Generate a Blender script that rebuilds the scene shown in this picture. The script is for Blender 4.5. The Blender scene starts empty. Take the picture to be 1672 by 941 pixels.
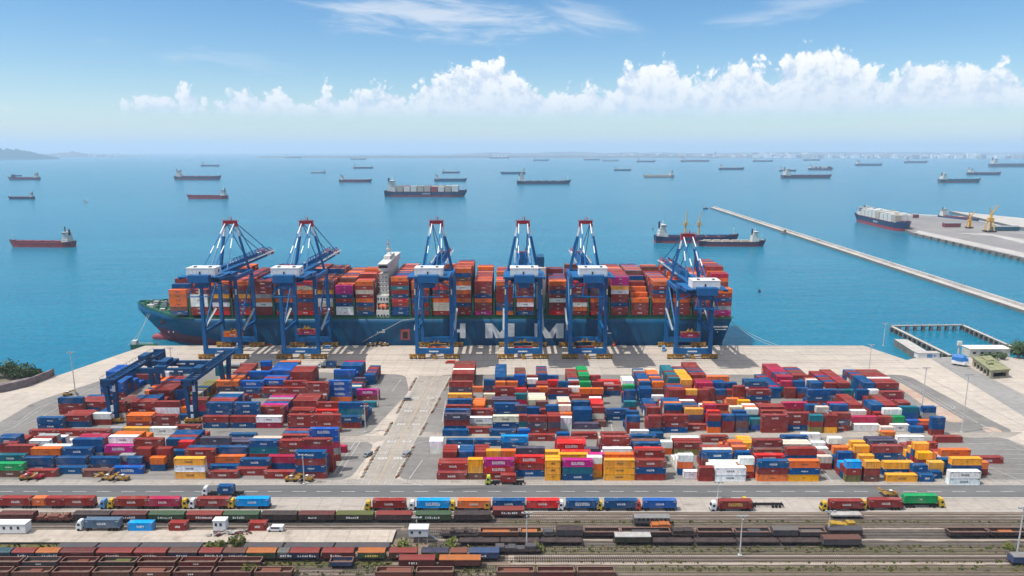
import bpy, math, random
from mathutils import Vector, Matrix
sc = bpy.context.scene
C = sc.collection
R = math.radians
rnd = random.Random(7)

# ------------------------------------------------------------------ camera
# picture units of the photograph: 1672 x 941
F, YH, CX, CY, H = 1150.0, 247.0, 836.0, 470.5, 130.0
TH = math.atan((CY - YH) / F)
COS, SIN = math.cos(TH), math.sin(TH)
def at(x, y, z=0.0):
    """ground point seen at picture position x, y (on the level z)"""
    v = y - CY
    fy, fz = F * COS - v * SIN, -F * SIN - v * COS
    t = (H - z) / -fz
    return Vector(((x - CX) * t, fy * t, z))
def sc_at(y):
    return (y - YH) * COS / H
cam = bpy.data.cameras.new('camera'); camo = bpy.data.objects.new('camera', cam); C.objects.link(camo)
camo.location = (0, 0, H); camo.rotation_euler = (R(90) - TH, 0, 0)
cam.sensor_width = 36; cam.lens = 36 * F / 1672; cam.clip_start = 1; cam.clip_end = 250000
sc.camera = camo

# ------------------------------------------------------------------ materials
def lin(c):
    return tuple((v / 255 / 12.92) if v <= 10 else ((v / 255 + .055) / 1.055) ** 2.4 for v in c)
MATS = {}
def mat(name, rgb, rough=.6, metal=0, noise=0, scale=.3, rgb2=None, detail=4, stretch=None, bump=0, spec=.3):
    """plain paint, or two colours mixed by noise in world/object space"""
    if name in MATS: return MATS[name]
    m = bpy.data.materials.new(name); m.use_nodes = True
    N, L = m.node_tree.nodes, m.node_tree.links
    b = N['Principled BSDF']
    b.inputs['Roughness'].default_value = rough; b.inputs['Metallic'].default_value = metal
    b.inputs['Specular IOR Level'].default_value = spec
    col = tuple(rgb) + (1,)
    if noise:
        tc = N.new('ShaderNodeTexCoord'); mp = N.new('ShaderNodeMapping')
        if stretch: mp.inputs['Scale'].default_value = stretch
        L.new(tc.outputs['Object'], mp.inputs[0])
        n = N.new('ShaderNodeTexNoise'); n.inputs['Scale'].default_value = scale; n.inputs['Detail'].default_value = detail
        n.inputs['Roughness'].default_value = .65
        L.new(mp.outputs[0], n.inputs['Vector'])
        r = N.new('ShaderNodeMapRange'); r.inputs[1].default_value = .5 - .5 / (1 + noise * 2); r.inputs[2].default_value = .5 + .5 / (1 + noise * 2)
        L.new(n.outputs[0], r.inputs[0])
        mx = N.new('ShaderNodeMix'); mx.data_type = 'RGBA'
        mx.inputs[6].default_value = col
        mx.inputs[7].default_value = tuple(rgb2 or [c * (1 - .35) for c in rgb]) + (1,)
        L.new(r.outputs[0], mx.inputs[0]); L.new(mx.outputs[2], b.inputs['Base Color'])
        if bump:
            bp = N.new('ShaderNodeBump'); bp.inputs['Strength'].default_value = bump; bp.inputs['Distance'].default_value = .3
            L.new(n.outputs[0], bp.inputs['Height']); L.new(bp.outputs[0], b.inputs['Normal'])
    else:
        b.inputs['Base Color'].default_value = col
    MATS[name] = m
    return m
def smat(name, srgb, k=1.0, **kw):
    return mat(name, tuple(v * k for v in lin(srgb)), **kw)

def paint(name, source):
    """weathered box paint; colour from the object ('obj') or from a face colour ('attr')"""
    m = bpy.data.materials.new(name); m.use_nodes = True
    N, L = m.node_tree.nodes, m.node_tree.links
    b = N['Principled BSDF']; b.inputs['Roughness'].default_value = .6; b.inputs['Specular IOR Level'].default_value = .12
    if source == 'obj':
        o = N.new('ShaderNodeObjectInfo'); c = o.outputs['Color']
    else:
        o = N.new('ShaderNodeVertexColor'); o.layer_name = 'Col'; c = o.outputs['Color']
    g = N.new('ShaderNodeNewGeometry')
    mp = N.new('ShaderNodeMapping'); mp.inputs['Scale'].default_value = (1, 1, .25)
    L.new(g.outputs['Position'], mp.inputs[0])
    n = N.new('ShaderNodeTexNoise'); n.inputs['Scale'].default_value = 1.1; n.inputs['Detail'].default_value = 6; n.inputs['Roughness'].default_value = .7
    L.new(mp.outputs[0], n.inputs['Vector'])
    n2 = N.new('ShaderNodeTexNoise'); n2.inputs['Scale'].default_value = .23; n2.inputs['Detail'].default_value = 3
    L.new(g.outputs['Position'], n2.inputs['Vector'])
    r = N.new('ShaderNodeMapRange'); r.inputs[1].default_value = .3; r.inputs[2].default_value = .7; r.inputs[3].default_value = .72; r.inputs[4].default_value = 1.26
    L.new(n.outputs[0], r.inputs[0])
    mul = N.new('ShaderNodeMix'); mul.data_type = 'RGBA'; mul.blend_type = 'MULTIPLY'; mul.inputs[0].default_value = 1
    L.new(c, mul.inputs[6]); L.new(r.outputs[0], mul.inputs[7])
    r2 = N.new('ShaderNodeMapRange'); r2.inputs[1].default_value = .52; r2.inputs[2].default_value = .75; r2.inputs[3].default_value = 0; r2.inputs[4].default_value = .3
    L.new(n2.outputs[0], r2.inputs[0])
    mx = N.new('ShaderNodeMix'); mx.data_type = 'RGBA'; mx.inputs[7].default_value = (.3, .25, .22, 1)
    L.new(r2.outputs[0], mx.inputs[0]); L.new(mul.outputs[2], mx.inputs[6])
    L.new(mx.outputs[2], b.inputs['Base Color'])
    MATS[name] = m
    return m
P_OBJ = paint('box_paint', 'obj'); P_ATT = paint('box_paint_mixed', 'attr')

# ------------------------------------------------------------------ mesh builder
class MB:
    def __init__(s): s.v, s.f, s.m, s.c = [], [], [], []
    def add(s, vs, fs, m=0, col=None):
        o = len(s.v); s.v += [tuple(v) for v in vs]
        for f in fs:
            s.f.append(tuple(i + o for i in f)); s.m.append(m); s.c.append(col)
        return s
    def box(s, x0, x1, y0, y1, z0, z1, m=0, col=None):
        return s.add([(x0,y0,z0),(x1,y0,z0),(x1,y1,z0),(x0,y1,z0),(x0,y0,z1),(x1,y0,z1),(x1,y1,z1),(x0,y1,z1)],
              [(0,3,2,1),(4,5,6,7),(0,1,5,4),(1,2,6,5),(2,3,7,6),(3,0,4,7)], m, col)
    def bar(s, p, q, w, h=None, m=0, w2=None, h2=None):
        """box beam from p to q: w across (level), h in the other direction"""
        p, q = Vector(p), Vector(q); h = h or w; w2 = w2 or w; h2 = h2 or h
        d = (q - p).normalized()
        u = Vector((0, 0, 1)).cross(d)
        u = Vector((1, 0, 0)) if u.length < 1e-4 else u.normalized()
        n = d.cross(u)
        vs = []
        for c, a, b in ((p, w, h), (q, w2, h2)):
            for i, j in ((-1,-1),(1,-1),(1,1),(-1,1)): vs.append(c + u * (i * a / 2) + n * (j * b / 2))
        return s.add(vs, [(0,3,2,1),(4,5,6,7),(0,1,5,4),(1,2,6,5),(2,3,7,6),(3,0,4,7)], m)
    def cyl(s, p, q, r, r2=None, n=8, m=0):
        p, q = Vector(p), Vector(q); r2 = r if r2 is None else r2
        d = (q - p).normalized(); u = d.orthogonal().normalized(); w = d.cross(u)
        vs = []
        for c, a in ((p, r), (q, r2)):
            for i in range(n):
                t = 2 * math.pi * i / n; vs.append(c + u * (a * math.cos(t)) + w * (a * math.sin(t)))
        fs = [(i, (i + 1) % n, n + (i + 1) % n, n + i) for i in range(n)] + [tuple(range(n - 1, -1, -1)), tuple(range(n, 2 * n))]
        return s.add(vs, fs, m)
    def prism(s, poly, z0, z1, m=0, mside=None):
        """level polygon (counter-clockwise from above) raised from z0 to z1"""
        n = len(poly)
        a = sum(poly[i][0] * poly[(i + 1) % n][1] - poly[(i + 1) % n][0] * poly[i][1] for i in range(n))
        if a < 0: poly = poly[::-1]
        vs = [(p[0], p[1], z0) for p in poly] + [(p[0], p[1], z1) for p in poly]
        s.add(vs, [tuple(range(n, 2 * n))], m)
        o = len(s.v) - 2 * n
        for i in range(n):
            s.f.append((o + i, o + (i + 1) % n, o + n + (i + 1) % n, o + n + i)); s.m.append(m if mside is None else mside); s.c.append(None)
        return s
    def sheet(s, poly, z, m=0):
        n = len(poly)
        a = sum(poly[i][0] * poly[(i + 1) % n][1] - poly[(i + 1) % n][0] * poly[i][1] for i in range(n))
        if a < 0: poly = poly[::-1]
        return s.add([(p[0], p[1], z) for p in poly], [tuple(range(n))], m)
    def ribbon(s, pts, w, z, m=0):
        """level painted strip along points"""
        P = [Vector((p[0], p[1], 0)) for p in pts]; Lf, Rt = [], []
        for i, p in enumerate(P):
            d = (P[min(i + 1, len(P) - 1)] - P[max(i - 1, 0)]).normalized(); nn = Vector((-d.y, d.x, 0)) * w / 2
            Lf.append(p + nn); Rt.append(p - nn)
        n = len(P)
        return s.add([(p.x, p.y, z) for p in Rt + Lf], [(i, i + 1, n + i + 1, n + i) for i in range(n - 1)], m)
    def mesh(s, name, mats):
        me = bpy.data.meshes.new(name); me.from_pydata(s.v, [], s.f)
        for m in (mats if isinstance(mats, (list, tuple)) else [mats]): me.materials.append(m)
        me.polygons.foreach_set('material_index', s.m)
        if any(c is not None for c in s.c):
            ca = me.color_attributes.new('Col', 'FLOAT_COLOR', 'CORNER'); d = []
            for p, c in zip(me.polygons, s.c): d += list((c or (.5, .5, .5)) + (1,)) * p.loop_total
            ca.data.foreach_set('color', d)
        me.update()
        return me
    def build(s, name, mats, parent=None, loc=None):
        o = bpy.data.objects.new(name, s.mesh(name, mats)); C.objects.link(o)
        if parent: o.parent = parent
        if loc: o.location = loc
        return o
def tag(o, label=None, cat=None, group=None, kind=None):
    if label: o['label'] = label
    if cat: o['category'] = cat
    if group: o['group'] = group
    if kind: o['kind'] = kind
    return o
def thing(name, label, cat, loc=(0,0,0), rz=0, group=None):
    o = bpy.data.objects.new(name, None); C.objects.link(o)
    o.empty_display_size = 1; o.location = loc; o.rotation_euler = (0, 0, rz)
    return tag(o, label, cat, group)
def dup(root, loc=None, rz=None, label=None, group=None, colors=None):
    r = root.copy(); C.objects.link(r)
    if loc is not None: r.location = loc
    if rz is not None: r.rotation_euler = (0, 0, rz)
    if label: r['label'] = label
    if group: r['group'] = group
    for ch in list(root.children):
        c = ch.copy(); C.objects.link(c); c.parent = r
        if colors and c.name.split('.')[0] in colors: c.color = colors[c.name.split('.')[0]]
        for g in list(ch.children):
            d = g.copy(); C.objects.link(d); d.parent = c
    return r
def structure(name, b, mats, loc=None):
    return tag(b.build(name, mats, None, loc), kind='structure')
ORD = ['', 'first', 'second', 'third', 'fourth', 'fifth', 'sixth', 'seventh', 'eighth', 'ninth', 'tenth', 'eleventh', 'twelfth', 'thirteenth', 'fourteenth', 'fifteenth', 'sixteenth',
       'seventeenth', 'eighteenth', 'nineteenth', 'twentieth'] + ['twenty-' + w for w in ('first', 'second', 'third', 'fourth', 'fifth', 'sixth', 'seventh', 'eighth', 'ninth')] + ['thirtieth'] + ['thirty-' + w for w in ('first','second','third','fourth','fifth','sixth','seventh','eighth','ninth')]
# box paint colours (as seen on the photograph's faces, brought back to paint)
CN = dict(r='rust red', R='bright red', b='dark blue', B='bright blue', c='sky blue', o='orange', y='yellow', w='white', g='grey', G='green',
          t='teal', m='magenta', k='crimson', n='brown', p='purple grey', v='olive', e='cream', s='slate blue')
CL = {k: lin(v) for k, v in dict(r=(138,50,44), R=(200,44,42), b=(6,74,124), B=(8,84,164), c=(16,144,212), o=(220,104,34), y=(232,156,24), w=(228,226,220), g=(150,152,152),
      G=(30,140,80), t=(18,104,118), m=(178,38,118), k=(164,42,72), n=(112,74,62), p=(80,74,92), s=(80,104,120), v=(120,116,66), e=(205,190,168)).items()}
def jit(c, a=.14):
    k = 1 + rnd.uniform(-a, a); f = rnd.uniform(0, .1) * (c not in 'mkRcG'); lum = sum(CL[c]) / 3 * 1.25; return tuple(min(.9, (v * (1 - f) + lum * f) * k * (1 + rnd.uniform(-.06, .06))) for v in CL[c])
# ------------------------------------------------------------------ light and sky
SUN = Vector((-.44, -.15, .885)).normalized()
sun = bpy.data.lights.new('sun', 'SUN'); sun.energy = 3.0; sun.angle = R(.5); sun.color = (1, .965, .91)
so = bpy.data.objects.new('sun', sun); C.objects.link(so)
so.rotation_euler = (-SUN).to_track_quat('-Z', 'Y').to_euler(); so.location = (-300, -200, 600)
w = bpy.data.worlds.new('World'); sc.world = w; w.use_nodes = True
N, L = w.node_tree.nodes, w.node_tree.links
for n in list(N): N.remove(n)
def nd(t, **kw):
    n = N.new(t)
    for k, v in kw.items(): setattr(n, k, v)
    return n
def mth(op, a, b=None, c=None, clamp=False):
    n = nd('ShaderNodeMath', operation=op, use_clamp=clamp)
    for i, x in enumerate((a, b, c)):
        if x is None: continue
        if isinstance(x, (int, float)): n.inputs[i].default_value = x
        else: L.new(x, n.inputs[i])
    return n.outputs[0]
def rng(x, a, b, c=0., d=1., smooth=True):
    n = nd('ShaderNodeMapRange'); n.interpolation_type = 'SMOOTHSTEP' if smooth else 'LINEAR'
    L.new(x, n.inputs[0])
    for i, v in enumerate((a, b, c, d)): n.inputs[i + 1].default_value = v
    return n.outputs[0]
def mixc(f, a, b, blend='MIX'):
    n = nd('ShaderNodeMix', data_type='RGBA', blend_type=blend)
    for i, x in ((0, f), (6, a), (7, b)):
        if isinstance(x, (int, float)): n.inputs[i].default_value = x
        elif isinstance(x, tuple): n.inputs[i].default_value = x + (1,)
        else: L.new(x, n.inputs[i])
    return n.outputs[2]
sky = nd('ShaderNodeTexSky'); sky.sky_type = 'NISHITA'; sky.sun_disc = False
sky.sun_elevation = math.asin(SUN.z); sky.sun_rotation = math.atan2(SUN.x, SUN.y)
sky.air_density = 1.0; sky.dust_density = .25; sky.ozone_density = 3; sky.altitude = 100
tc = nd('ShaderNodeTexCoord')
sep = nd('ShaderNodeSeparateXYZ'); L.new(tc.outputs['Generated'], sep.inputs[0])
el = mth('ARCSINE', sep.outputs[2]); az = mth('ARCTAN2', sep.outputs[0], sep.outputs[1])
def angles(px, py):
    v = py - CY; X, Y, Z = px - CX, F * COS - v * SIN, -F * SIN - v * COS
    return math.atan2(X, Y), math.atan2(Z, math.hypot(X, Y))
# outline of the cumulus bank round the horizon, by bearing
prof = [(-140,176),(0,165),(40,172),(70,186),(100,186),(135,178),(170,200),(190,186),(215,152),(240,152),(265,152),(308,133),(335,158),(355,150),(385,139),(420,140),(455,130),(490,155),(515,158),
        (530,126),(548,150),(610,136),(650,138),(700,118),(750,102),(800,84),(835,97),(870,124),(900,132),(960,130),(1000,136),(1010,118),(1050,86),(1078,79),(1112,97),(1140,114),(1175,106),(1210,88),
        (1240,86),(1256,106),(1285,84),(1310,71),(1376,62),(1402,75),(1432,96),(1462,112),(1495,82),(1530,92),(1560,85),(1600,102),(1640,92),(1672,112),(1760,100),(1850,130)]
AZ0, AZ1 = R(-180), R(180)
pts = sorted(angles(x, y) for x, y in prof)
cv = nd('ShaderNodeFloatCurve'); m = cv.mapping; cu = m.curves[0]; m.use_clip = False
def setc(curve, P):
    while len(curve.points) > 2: curve.points.remove(curve.points[0])
    curve.points[0].location = P[0]; curve.points[1].location = P[-1]
    for p in P[1:-1]: curve.points.new(*p)
S0, S1 = pts[0][0], pts[-1][0]
setc(cu, [((a - S0) / (S1 - S0), e * 5) for a, e in pts]); m.update()
fold = mth('PINGPONG', mth('SUBTRACT', az, S0), S1 - S0)            # the bank carries on round the horizon
L.new(mth('DIVIDE', fold, S1 - S0), cv.inputs['Value'])
top = mth('DIVIDE', cv.outputs[0], 5)
def comb(x, y, z=0.):
    n = nd('ShaderNodeCombineXYZ')
    for i, v in enumerate((x, y, z)):
        if isinstance(v, (int, float)): n.inputs[i].default_value = v
        else: L.new(v, n.inputs[i])
    return n.outputs[0]
def density(da, de):
    """how far inside the cloud a direction lies (positive inside), shifted by da, de"""
    a, e = mth('ADD', az, da), mth('ADD', el, de)
    v = comb(a, e)
    wn = nd('ShaderNodeTexNoise'); wn.inputs['Scale'].default_value = 26; wn.inputs['Detail'].default_value = 3; L.new(v, wn.inputs['Vector'])
    wv = nd('ShaderNodeVectorMath', operation='MULTIPLY_ADD'); L.new(wn.outputs['Color'], wv.inputs[0]); wv.inputs[1].default_value = (.022, .018, 0); L.new(v, wv.inputs[2])
    n1 = nd('ShaderNodeTexVoronoi'); n1.feature = 'SMOOTH_F1'; n1.inputs['Smoothness'].default_value = .35; n1.inputs['Scale'].default_value = 42
    n1.inputs['Detail'].default_value = 3; n1.inputs['Roughness'].default_value = .62; n1.inputs['Lacunarity'].default_value = 2.3
    L.new(wv.outputs[0], n1.inputs['Vector'])
    n2 = nd('ShaderNodeTexNoise'); n2.inputs['Scale'].default_value = 70; n2.inputs['Detail'].default_value = 5; n2.inputs['Roughness'].default_value = .62; L.new(v, n2.inputs['Vector'])
    puff = mth('MULTIPLY', mth('SUBTRACT', .84, n1.outputs['Distance']), .030)
    fine = mth('MULTIPLY', mth('SUBTRACT', n2.outputs[0], .5), .019)
    return mth('ADD', mth('ADD', mth('SUBTRACT', top, e), puff), fine)
d0 = density(0., 0.); d1 = density(-.010, .013)
cover = rng(d0, -.002, .0095)
lit = mth('MULTIPLY', rng(mth('SUBTRACT', d0, d1), -.006, .024), mth('MULTIPLY', rng(d0, .075, .0, .6, 1.), rng(el, .04, .115, .45, 1.)))
low = rng(el, .034, .062)                                             # the bank thins away towards its base
cover = mth('MULTIPLY', mth('MULTIPLY', cover, low), rng(mth('SUBTRACT', top, el), -.013, -.004))
cover = mth('MULTIPLY', cover, rng(az, angles(20, 200)[0], angles(230, 200)[0], .5, 1.))
STR = .066
nsky = nd('ShaderNodeHueSaturation'); nsky.inputs['Saturation'].default_value = 1.36; nsky.inputs['Value'].default_value = 1.21; L.new(sky.outputs[0], nsky.inputs['Color'])
body = mixc(lit, (6.4, 7.3, 8.6), (11.6, 11.1, 10.6))
c1 = mixc(mth('MULTIPLY', cover, .88), nsky.outputs[0], body)
# thin high cloud
def cirrus(px, py, rx, ry, tilt, seed, lo, hi):
    a0, e0 = angles(px, py)
    x, y = mth('SUBTRACT', az, a0), mth('SUBTRACT', el, e0)
    u = mth('ADD', mth('MULTIPLY', x, math.cos(tilt)), mth('MULTIPLY', y, math.sin(tilt)))
    v = mth('SUBTRACT', mth('MULTIPLY', y, math.cos(tilt)), mth('MULTIPLY', x, math.sin(tilt)))
    n = nd('ShaderNodeTexNoise'); n.inputs['Scale'].default_value = 9; n.inputs['Detail'].default_value = 6; n.inputs['Roughness'].default_value = .62; n.inputs['Distortion'].default_value = .6
    L.new(comb(mth('ADD', u, seed), mth('MULTIPLY', v, 5.5), seed), n.inputs['Vector'])
    q = mth('SQRT', mth('ADD', mth('POWER', mth('DIVIDE', u, rx), 2), mth('POWER', mth('DIVIDE', v, ry), 2)))
    return mth('MULTIPLY', rng(mth('SUBTRACT', n.outputs[0], mth('MULTIPLY', mth('SUBTRACT', q, .55), .34)), lo, hi), rng(q, 1.35, .55))
ci = mth('MAXIMUM', mth('MAXIMUM', cirrus(730, 32, .22, .036, -.03, 3.1, .36, .74), mth('MULTIPLY', cirrus(1300, 14, .15, .022, .10, 8.4, .42, .86), .6)),
         mth('MAXIMUM', mth('MULTIPLY', cirrus(330, 95, .20, .020, -.08, 5.7, .44, .85), .4), mth('MULTIPLY', cirrus(960, 36, .10, .03, -.25, 1.4, .38, .80), .8)))
bg1 = nd('ShaderNodeBackground'); bg1.inputs['Strength'].default_value = STR; L.new(mixc(mth('MULTIPLY', ci, .6), c1, (9.2, 9.3, 9.5)), bg1.inputs['Color'])
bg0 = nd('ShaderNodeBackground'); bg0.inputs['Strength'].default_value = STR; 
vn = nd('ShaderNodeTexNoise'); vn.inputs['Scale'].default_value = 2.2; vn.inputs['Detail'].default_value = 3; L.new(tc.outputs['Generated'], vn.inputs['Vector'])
L.new(mixc(mth('MULTIPLY', rng(el, .3, .75), rng(vn.outputs[0], .3, .7, .2, .62)), nsky.outputs[0], (17.2, 16.6, 15.6)), bg0.inputs['Color'])   # unseen bright cloud veil added overhead to fill the shadows
bg = nd('ShaderNodeMixShader')                                        # the low band of sky that holds the clouds, clear sky and the added veil elsewhere
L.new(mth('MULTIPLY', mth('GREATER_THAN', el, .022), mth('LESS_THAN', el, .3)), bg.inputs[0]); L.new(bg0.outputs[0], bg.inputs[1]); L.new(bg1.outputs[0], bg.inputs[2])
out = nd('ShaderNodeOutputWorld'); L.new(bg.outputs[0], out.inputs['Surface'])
w.cycles.sampling_method = 'MANUAL'; w.cycles.sample_map_resolution = 512
sc.view_settings.view_transform = 'Standard'; sc.view_settings.look = 'None'; sc.view_settings.exposure = .70; sc.view_settings.gamma = 1
sc.cycles.use_denoising = True; sc.cycles.use_adaptive_sampling = True; sc.cycles.adaptive_threshold = .03
sc.cycles.max_bounces = 4; sc.cycles.diffuse_bounces = 2; sc.cycles.glossy_bounces = 2; sc.cycles.volume_bounces = 1
# ------------------------------------------------------------------ haze: one closed box of thin air
HZ = 62000
hb = MB().box(-HZ, HZ, -20000, HZ, -30, 620)
hm = bpy.data.materials.new('haze_air'); hm.use_nodes = True
HN, HL = hm.node_tree.nodes, hm.node_tree.links
for n in list(HN): HN.remove(n)
pv = HN.new('ShaderNodeVolumePrincipled'); pv.inputs['Density'].default_value = 1 / 17500; pv.inputs['Color'].default_value = (.70, .83, .97, 1); pv.inputs['Anisotropy'].default_value = 0.1
ho = HN.new('ShaderNodeOutputMaterial'); HL.new(pv.outputs[0], ho.inputs['Volume'])
hm.cycles.homogeneous_volume = True
tag(hb.build('haze', hm), kind='stuff')
# ------------------------------------------------------------------ sea
WL = -4.0
m = bpy.data.materials.new('sea_water'); m.use_nodes = True; MATS['water'] = m
N, L = m.node_tree.nodes, m.node_tree.links
b = N['Principled BSDF']; b.inputs['Roughness'].default_value = .22; b.inputs['IOR'].default_value = 1.33; b.inputs['Specular IOR Level'].default_value = .25
g = N.new('ShaderNodeNewGeometry')
def wn(scale, det, st=(1,1,1)):
    mp = N.new('ShaderNodeMapping'); mp.inputs['Scale'].default_value = st; L.new(g.outputs['Position'], mp.inputs[0])
    n = N.new('ShaderNodeTexNoise'); n.inputs['Scale'].default_value = scale; n.inputs['Detail'].default_value = det; n.inputs['Roughness'].default_value = .6
    L.new(mp.outputs[0], n.inputs['Vector']); return n.outputs[0]
big = wn(.0045, 6, (.28, 1.5, 1)); mid = wn(.05, 4, (.5, 1.2, 1)); sm = wn(.28, 5, (.8, 1.1, 1))
r = N.new('ShaderNodeMapRange'); r.inputs[1].default_value = .34; r.inputs[2].default_value = .68; L.new(big, r.inputs[0])
mx = N.new('ShaderNodeMix'); mx.data_type = 'RGBA'
mx.inputs[6].default_value = (.0028, .128, .208, 1); mx.inputs[7].default_value = (.006, .163, .242, 1)
L.new(r.outputs[0], mx.inputs[0])
ml = N.new('ShaderNodeMix'); ml.data_type = 'RGBA'; ml.blend_type = 'MULTIPLY'; ml.inputs[0].default_value = 1
r2 = N.new('ShaderNodeMapRange'); r2.inputs[1].default_value = .3; r2.inputs[2].default_value = .7; r2.inputs[3].default_value = .78; r2.inputs[4].default_value = 1.2; L.new(sm, r2.inputs[0])
L.new(mx.outputs[2], ml.inputs[6]); L.new(r2.outputs[0], ml.inputs[7]); L.new(ml.outputs[2], b.inputs['Base Color'])
ad = N.new('ShaderNodeMath'); ad.operation = 'MULTIPLY_ADD'; L.new(mid, ad.inputs[0]); ad.inputs[1].default_value = 2.5; L.new(sm, ad.inputs[2])
bp = N.new('ShaderNodeBump'); bp.inputs['Strength'].default_value = .35; bp.inputs['Distance'].default_value = .8
L.new(ad.outputs[0], bp.inputs['Height']); L.new(bp.outputs[0], b.inputs['Normal'])
wat = MB()
ys = [-400, 150, 600, 1500, 4000, 12000, 60000]
for i in range(len(ys) - 1): wat.sheet([(-60000, ys[i]), (60000, ys[i]), (60000, ys[i + 1]), (-60000, ys[i + 1])], WL)
structure('sea', wat, m)

# ------------------------------------------------------------------ port land
def gmat(name, base, alt, stain, s1=.02, s2=.35, joints=None, st=(1,1,1)):
    """ground: two broad tones, fine grain, dark stains, optional slab joints"""
    m = bpy.data.materials.new(name); m.use_nodes = True; MATS[name] = m
    N, L = m.node_tree.nodes, m.node_tree.links
    b = N['Principled BSDF']; b.inputs['Roughness'].default_value = .9; b.inputs['Specular IOR Level'].default_value = .15
    g = N.new('ShaderNodeNewGeometry')
    mp = N.new('ShaderNodeMapping'); mp.inputs['Scale'].default_value = st; L.new(g.outputs['Position'], mp.inputs[0])
    def nz(sc_, det, ro=.6):
        n = N.new('ShaderNodeTexNoise'); n.inputs['Scale'].default_value = sc_; n.inputs['Detail'].default_value = det; n.inputs['Roughness'].default_value = ro
        L.new(mp.outputs[0], n.inputs['Vector']); return n.outputs[0]
    def mr(x, a, c, lo=0, hi=1):
        n = N.new('ShaderNodeMapRange'); L.new(x, n.inputs[0])
        for i, v in enumerate((a, c, lo, hi)): n.inputs[i + 1].default_value = v
        return n.outputs[0]
    def mi(f, a, c, bl='MIX'):
        n = N.new('ShaderNodeMix'); n.data_type = 'RGBA'; n.blend_type = bl
        for i, v in ((0, f), (6, a), (7, c)):
            if isinstance(v, (int, float)): n.inputs[i].default_value = v
            elif isinstance(v, tuple): n.inputs[i].default_value = v + (1,)
            else: L.new(v, n.inputs[i])
        return n.outputs[2]
    c = mi(mr(nz(s1, 5), .35, .65), base, alt)
    c = mi(mr(nz(s1 * 3.3, 6, .7), .53, .72, 0, .7), c, stain)
    c = mi(1.0, c, mr(nz(s2, 4, .7), .25, .75, .82, 1.15), 'MULTIPLY')
    sm_ = N.new('ShaderNodeMapping'); sm_.inputs['Scale'].default_value = (.012, .55, 1); L.new(g.outputs['Position'], sm_.inputs[0])
    sn = N.new('ShaderNodeTexNoise'); sn.inputs['Scale'].default_value = 1; sn.inputs['Detail'].default_value = 5; L.new(sm_.outputs[0], sn.inputs['Vector'])
    c = mi(mr(sn.outputs[0], .52, .72, 0, .55), c, stain)                  # tyre tracks
    c = mi(mr(nz(.11, 2, .5), .63, .74, 0, .55), c, tuple(v * .6 for v in stain))     # oil spots
    if joints:
        br = N.new('ShaderNodeTexBrick'); br.inputs['Scale'].default_value = 1; br.inputs['Mortar Size'].default_value = joints[2]
        br.inputs['Brick Width'].default_value = joints[0]; br.inputs['Row Height'].default_value = joints[1]; br.offset = 0
        br.inputs['Color1'].default_value = (1, 1, 1, 1); br.inputs['Color2'].default_value = (.93, .93, .93, 1); br.inputs['Mortar'].default_value = (.68, .66, .64, 1)
        L.new(g.outputs['Position'], br.inputs['Vector'])
        c = mi(1.0, c, br.outputs['Color'], 'MULTIPLY')
    L.new(c, b.inputs['Base Color'])
    return m
CONC = gmat('quay_concrete', (.50, .43, .355), (.42, .365, .31), (.33, .29, .25), .012, .5, (9, 7, .12), (.6, 1.6, 1))
ASPH = gmat('yard_asphalt', (.182, .171, .157), (.235, .22, .2), (.125, .118, .11), .03, .6, None, (.7, 1.4, 1))
ROAD = gmat('road_asphalt', (.115, .115, .116), (.155, .153, .148), (.085, .085, .085), .03, .5, None, (.15, 1.5, 1))
WORN = gmat('worn_concrete', (.38, .335, .285), (.31, .275, .235), (.22, .2, .175), .03, .6, (6, 6, .1))
BAL = gmat('ballast', (.175, .13, .098), (.255, .195, .15), (.095, .072, .055), .035, 1.2, None, (.25, 2.2, 1))
SAND = gmat('pale_ballast', (.40, .33, .27), (.33, .27, .215), (.22, .18, .145), .05, .9, None, (.25, 2.0, 1))
GRASSG = gmat('grass_ground', (.075, .08, .022), (.14, .115, .042), (.17, .125, .065), .06, .9, None, (.3, 1.6, 1))
DARKB = gmat('oily_ballast', (.058, .052, .048), (.10, .085, .075), (.15, .125, .105), .05, .9, None, (.25, 2.2, 1))
SOIL = gmat('soil', (.24, .2, .15), (.17, .15, .1), (.1, .1, .05), .03, .8)
WALLC = mat('quay_wall', (.16, .14, .125), .9, noise=.8, scale=.3, rgb2=(.07, .06, .055))
WHITE_L = mat('road_paint', (.55, .53, .5), .7, noise=1, scale=1.5, rgb2=(.33, .31, .28))
YEL_L = mat('yellow_road_paint', (.46, .35, .19), .7, noise=1, scale=1.0, rgb2=(.38, .33, .27))
KERB = mat('kerb_stone', (.45, .42, .38), .9, noise=.6, scale=.8)
px = lambda pts: [tuple(at(*p)[:2]) for p in pts]
land = MB()
QY = at(836, 564.5).y                                                  # quay edge
poly = [(-1500, -300), (-1500, at(0, 606).y), *px([(-60, 606), (0, 607), (44, 613), (82, 614), (97, 612.5)]), (at(237, 564.5).x, QY), (at(1410, 564.5).x, QY),
        *px([(1480, 588), (1500, 583.5), (1672, 583.5)]), (1500, at(0, 583.5).y), (1500, -300)]
land.prism(poly, -9, 0, 0, 1)
structure('ground', land, [CONC, WALLC])
Z = .03
ZN = [0]
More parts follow.
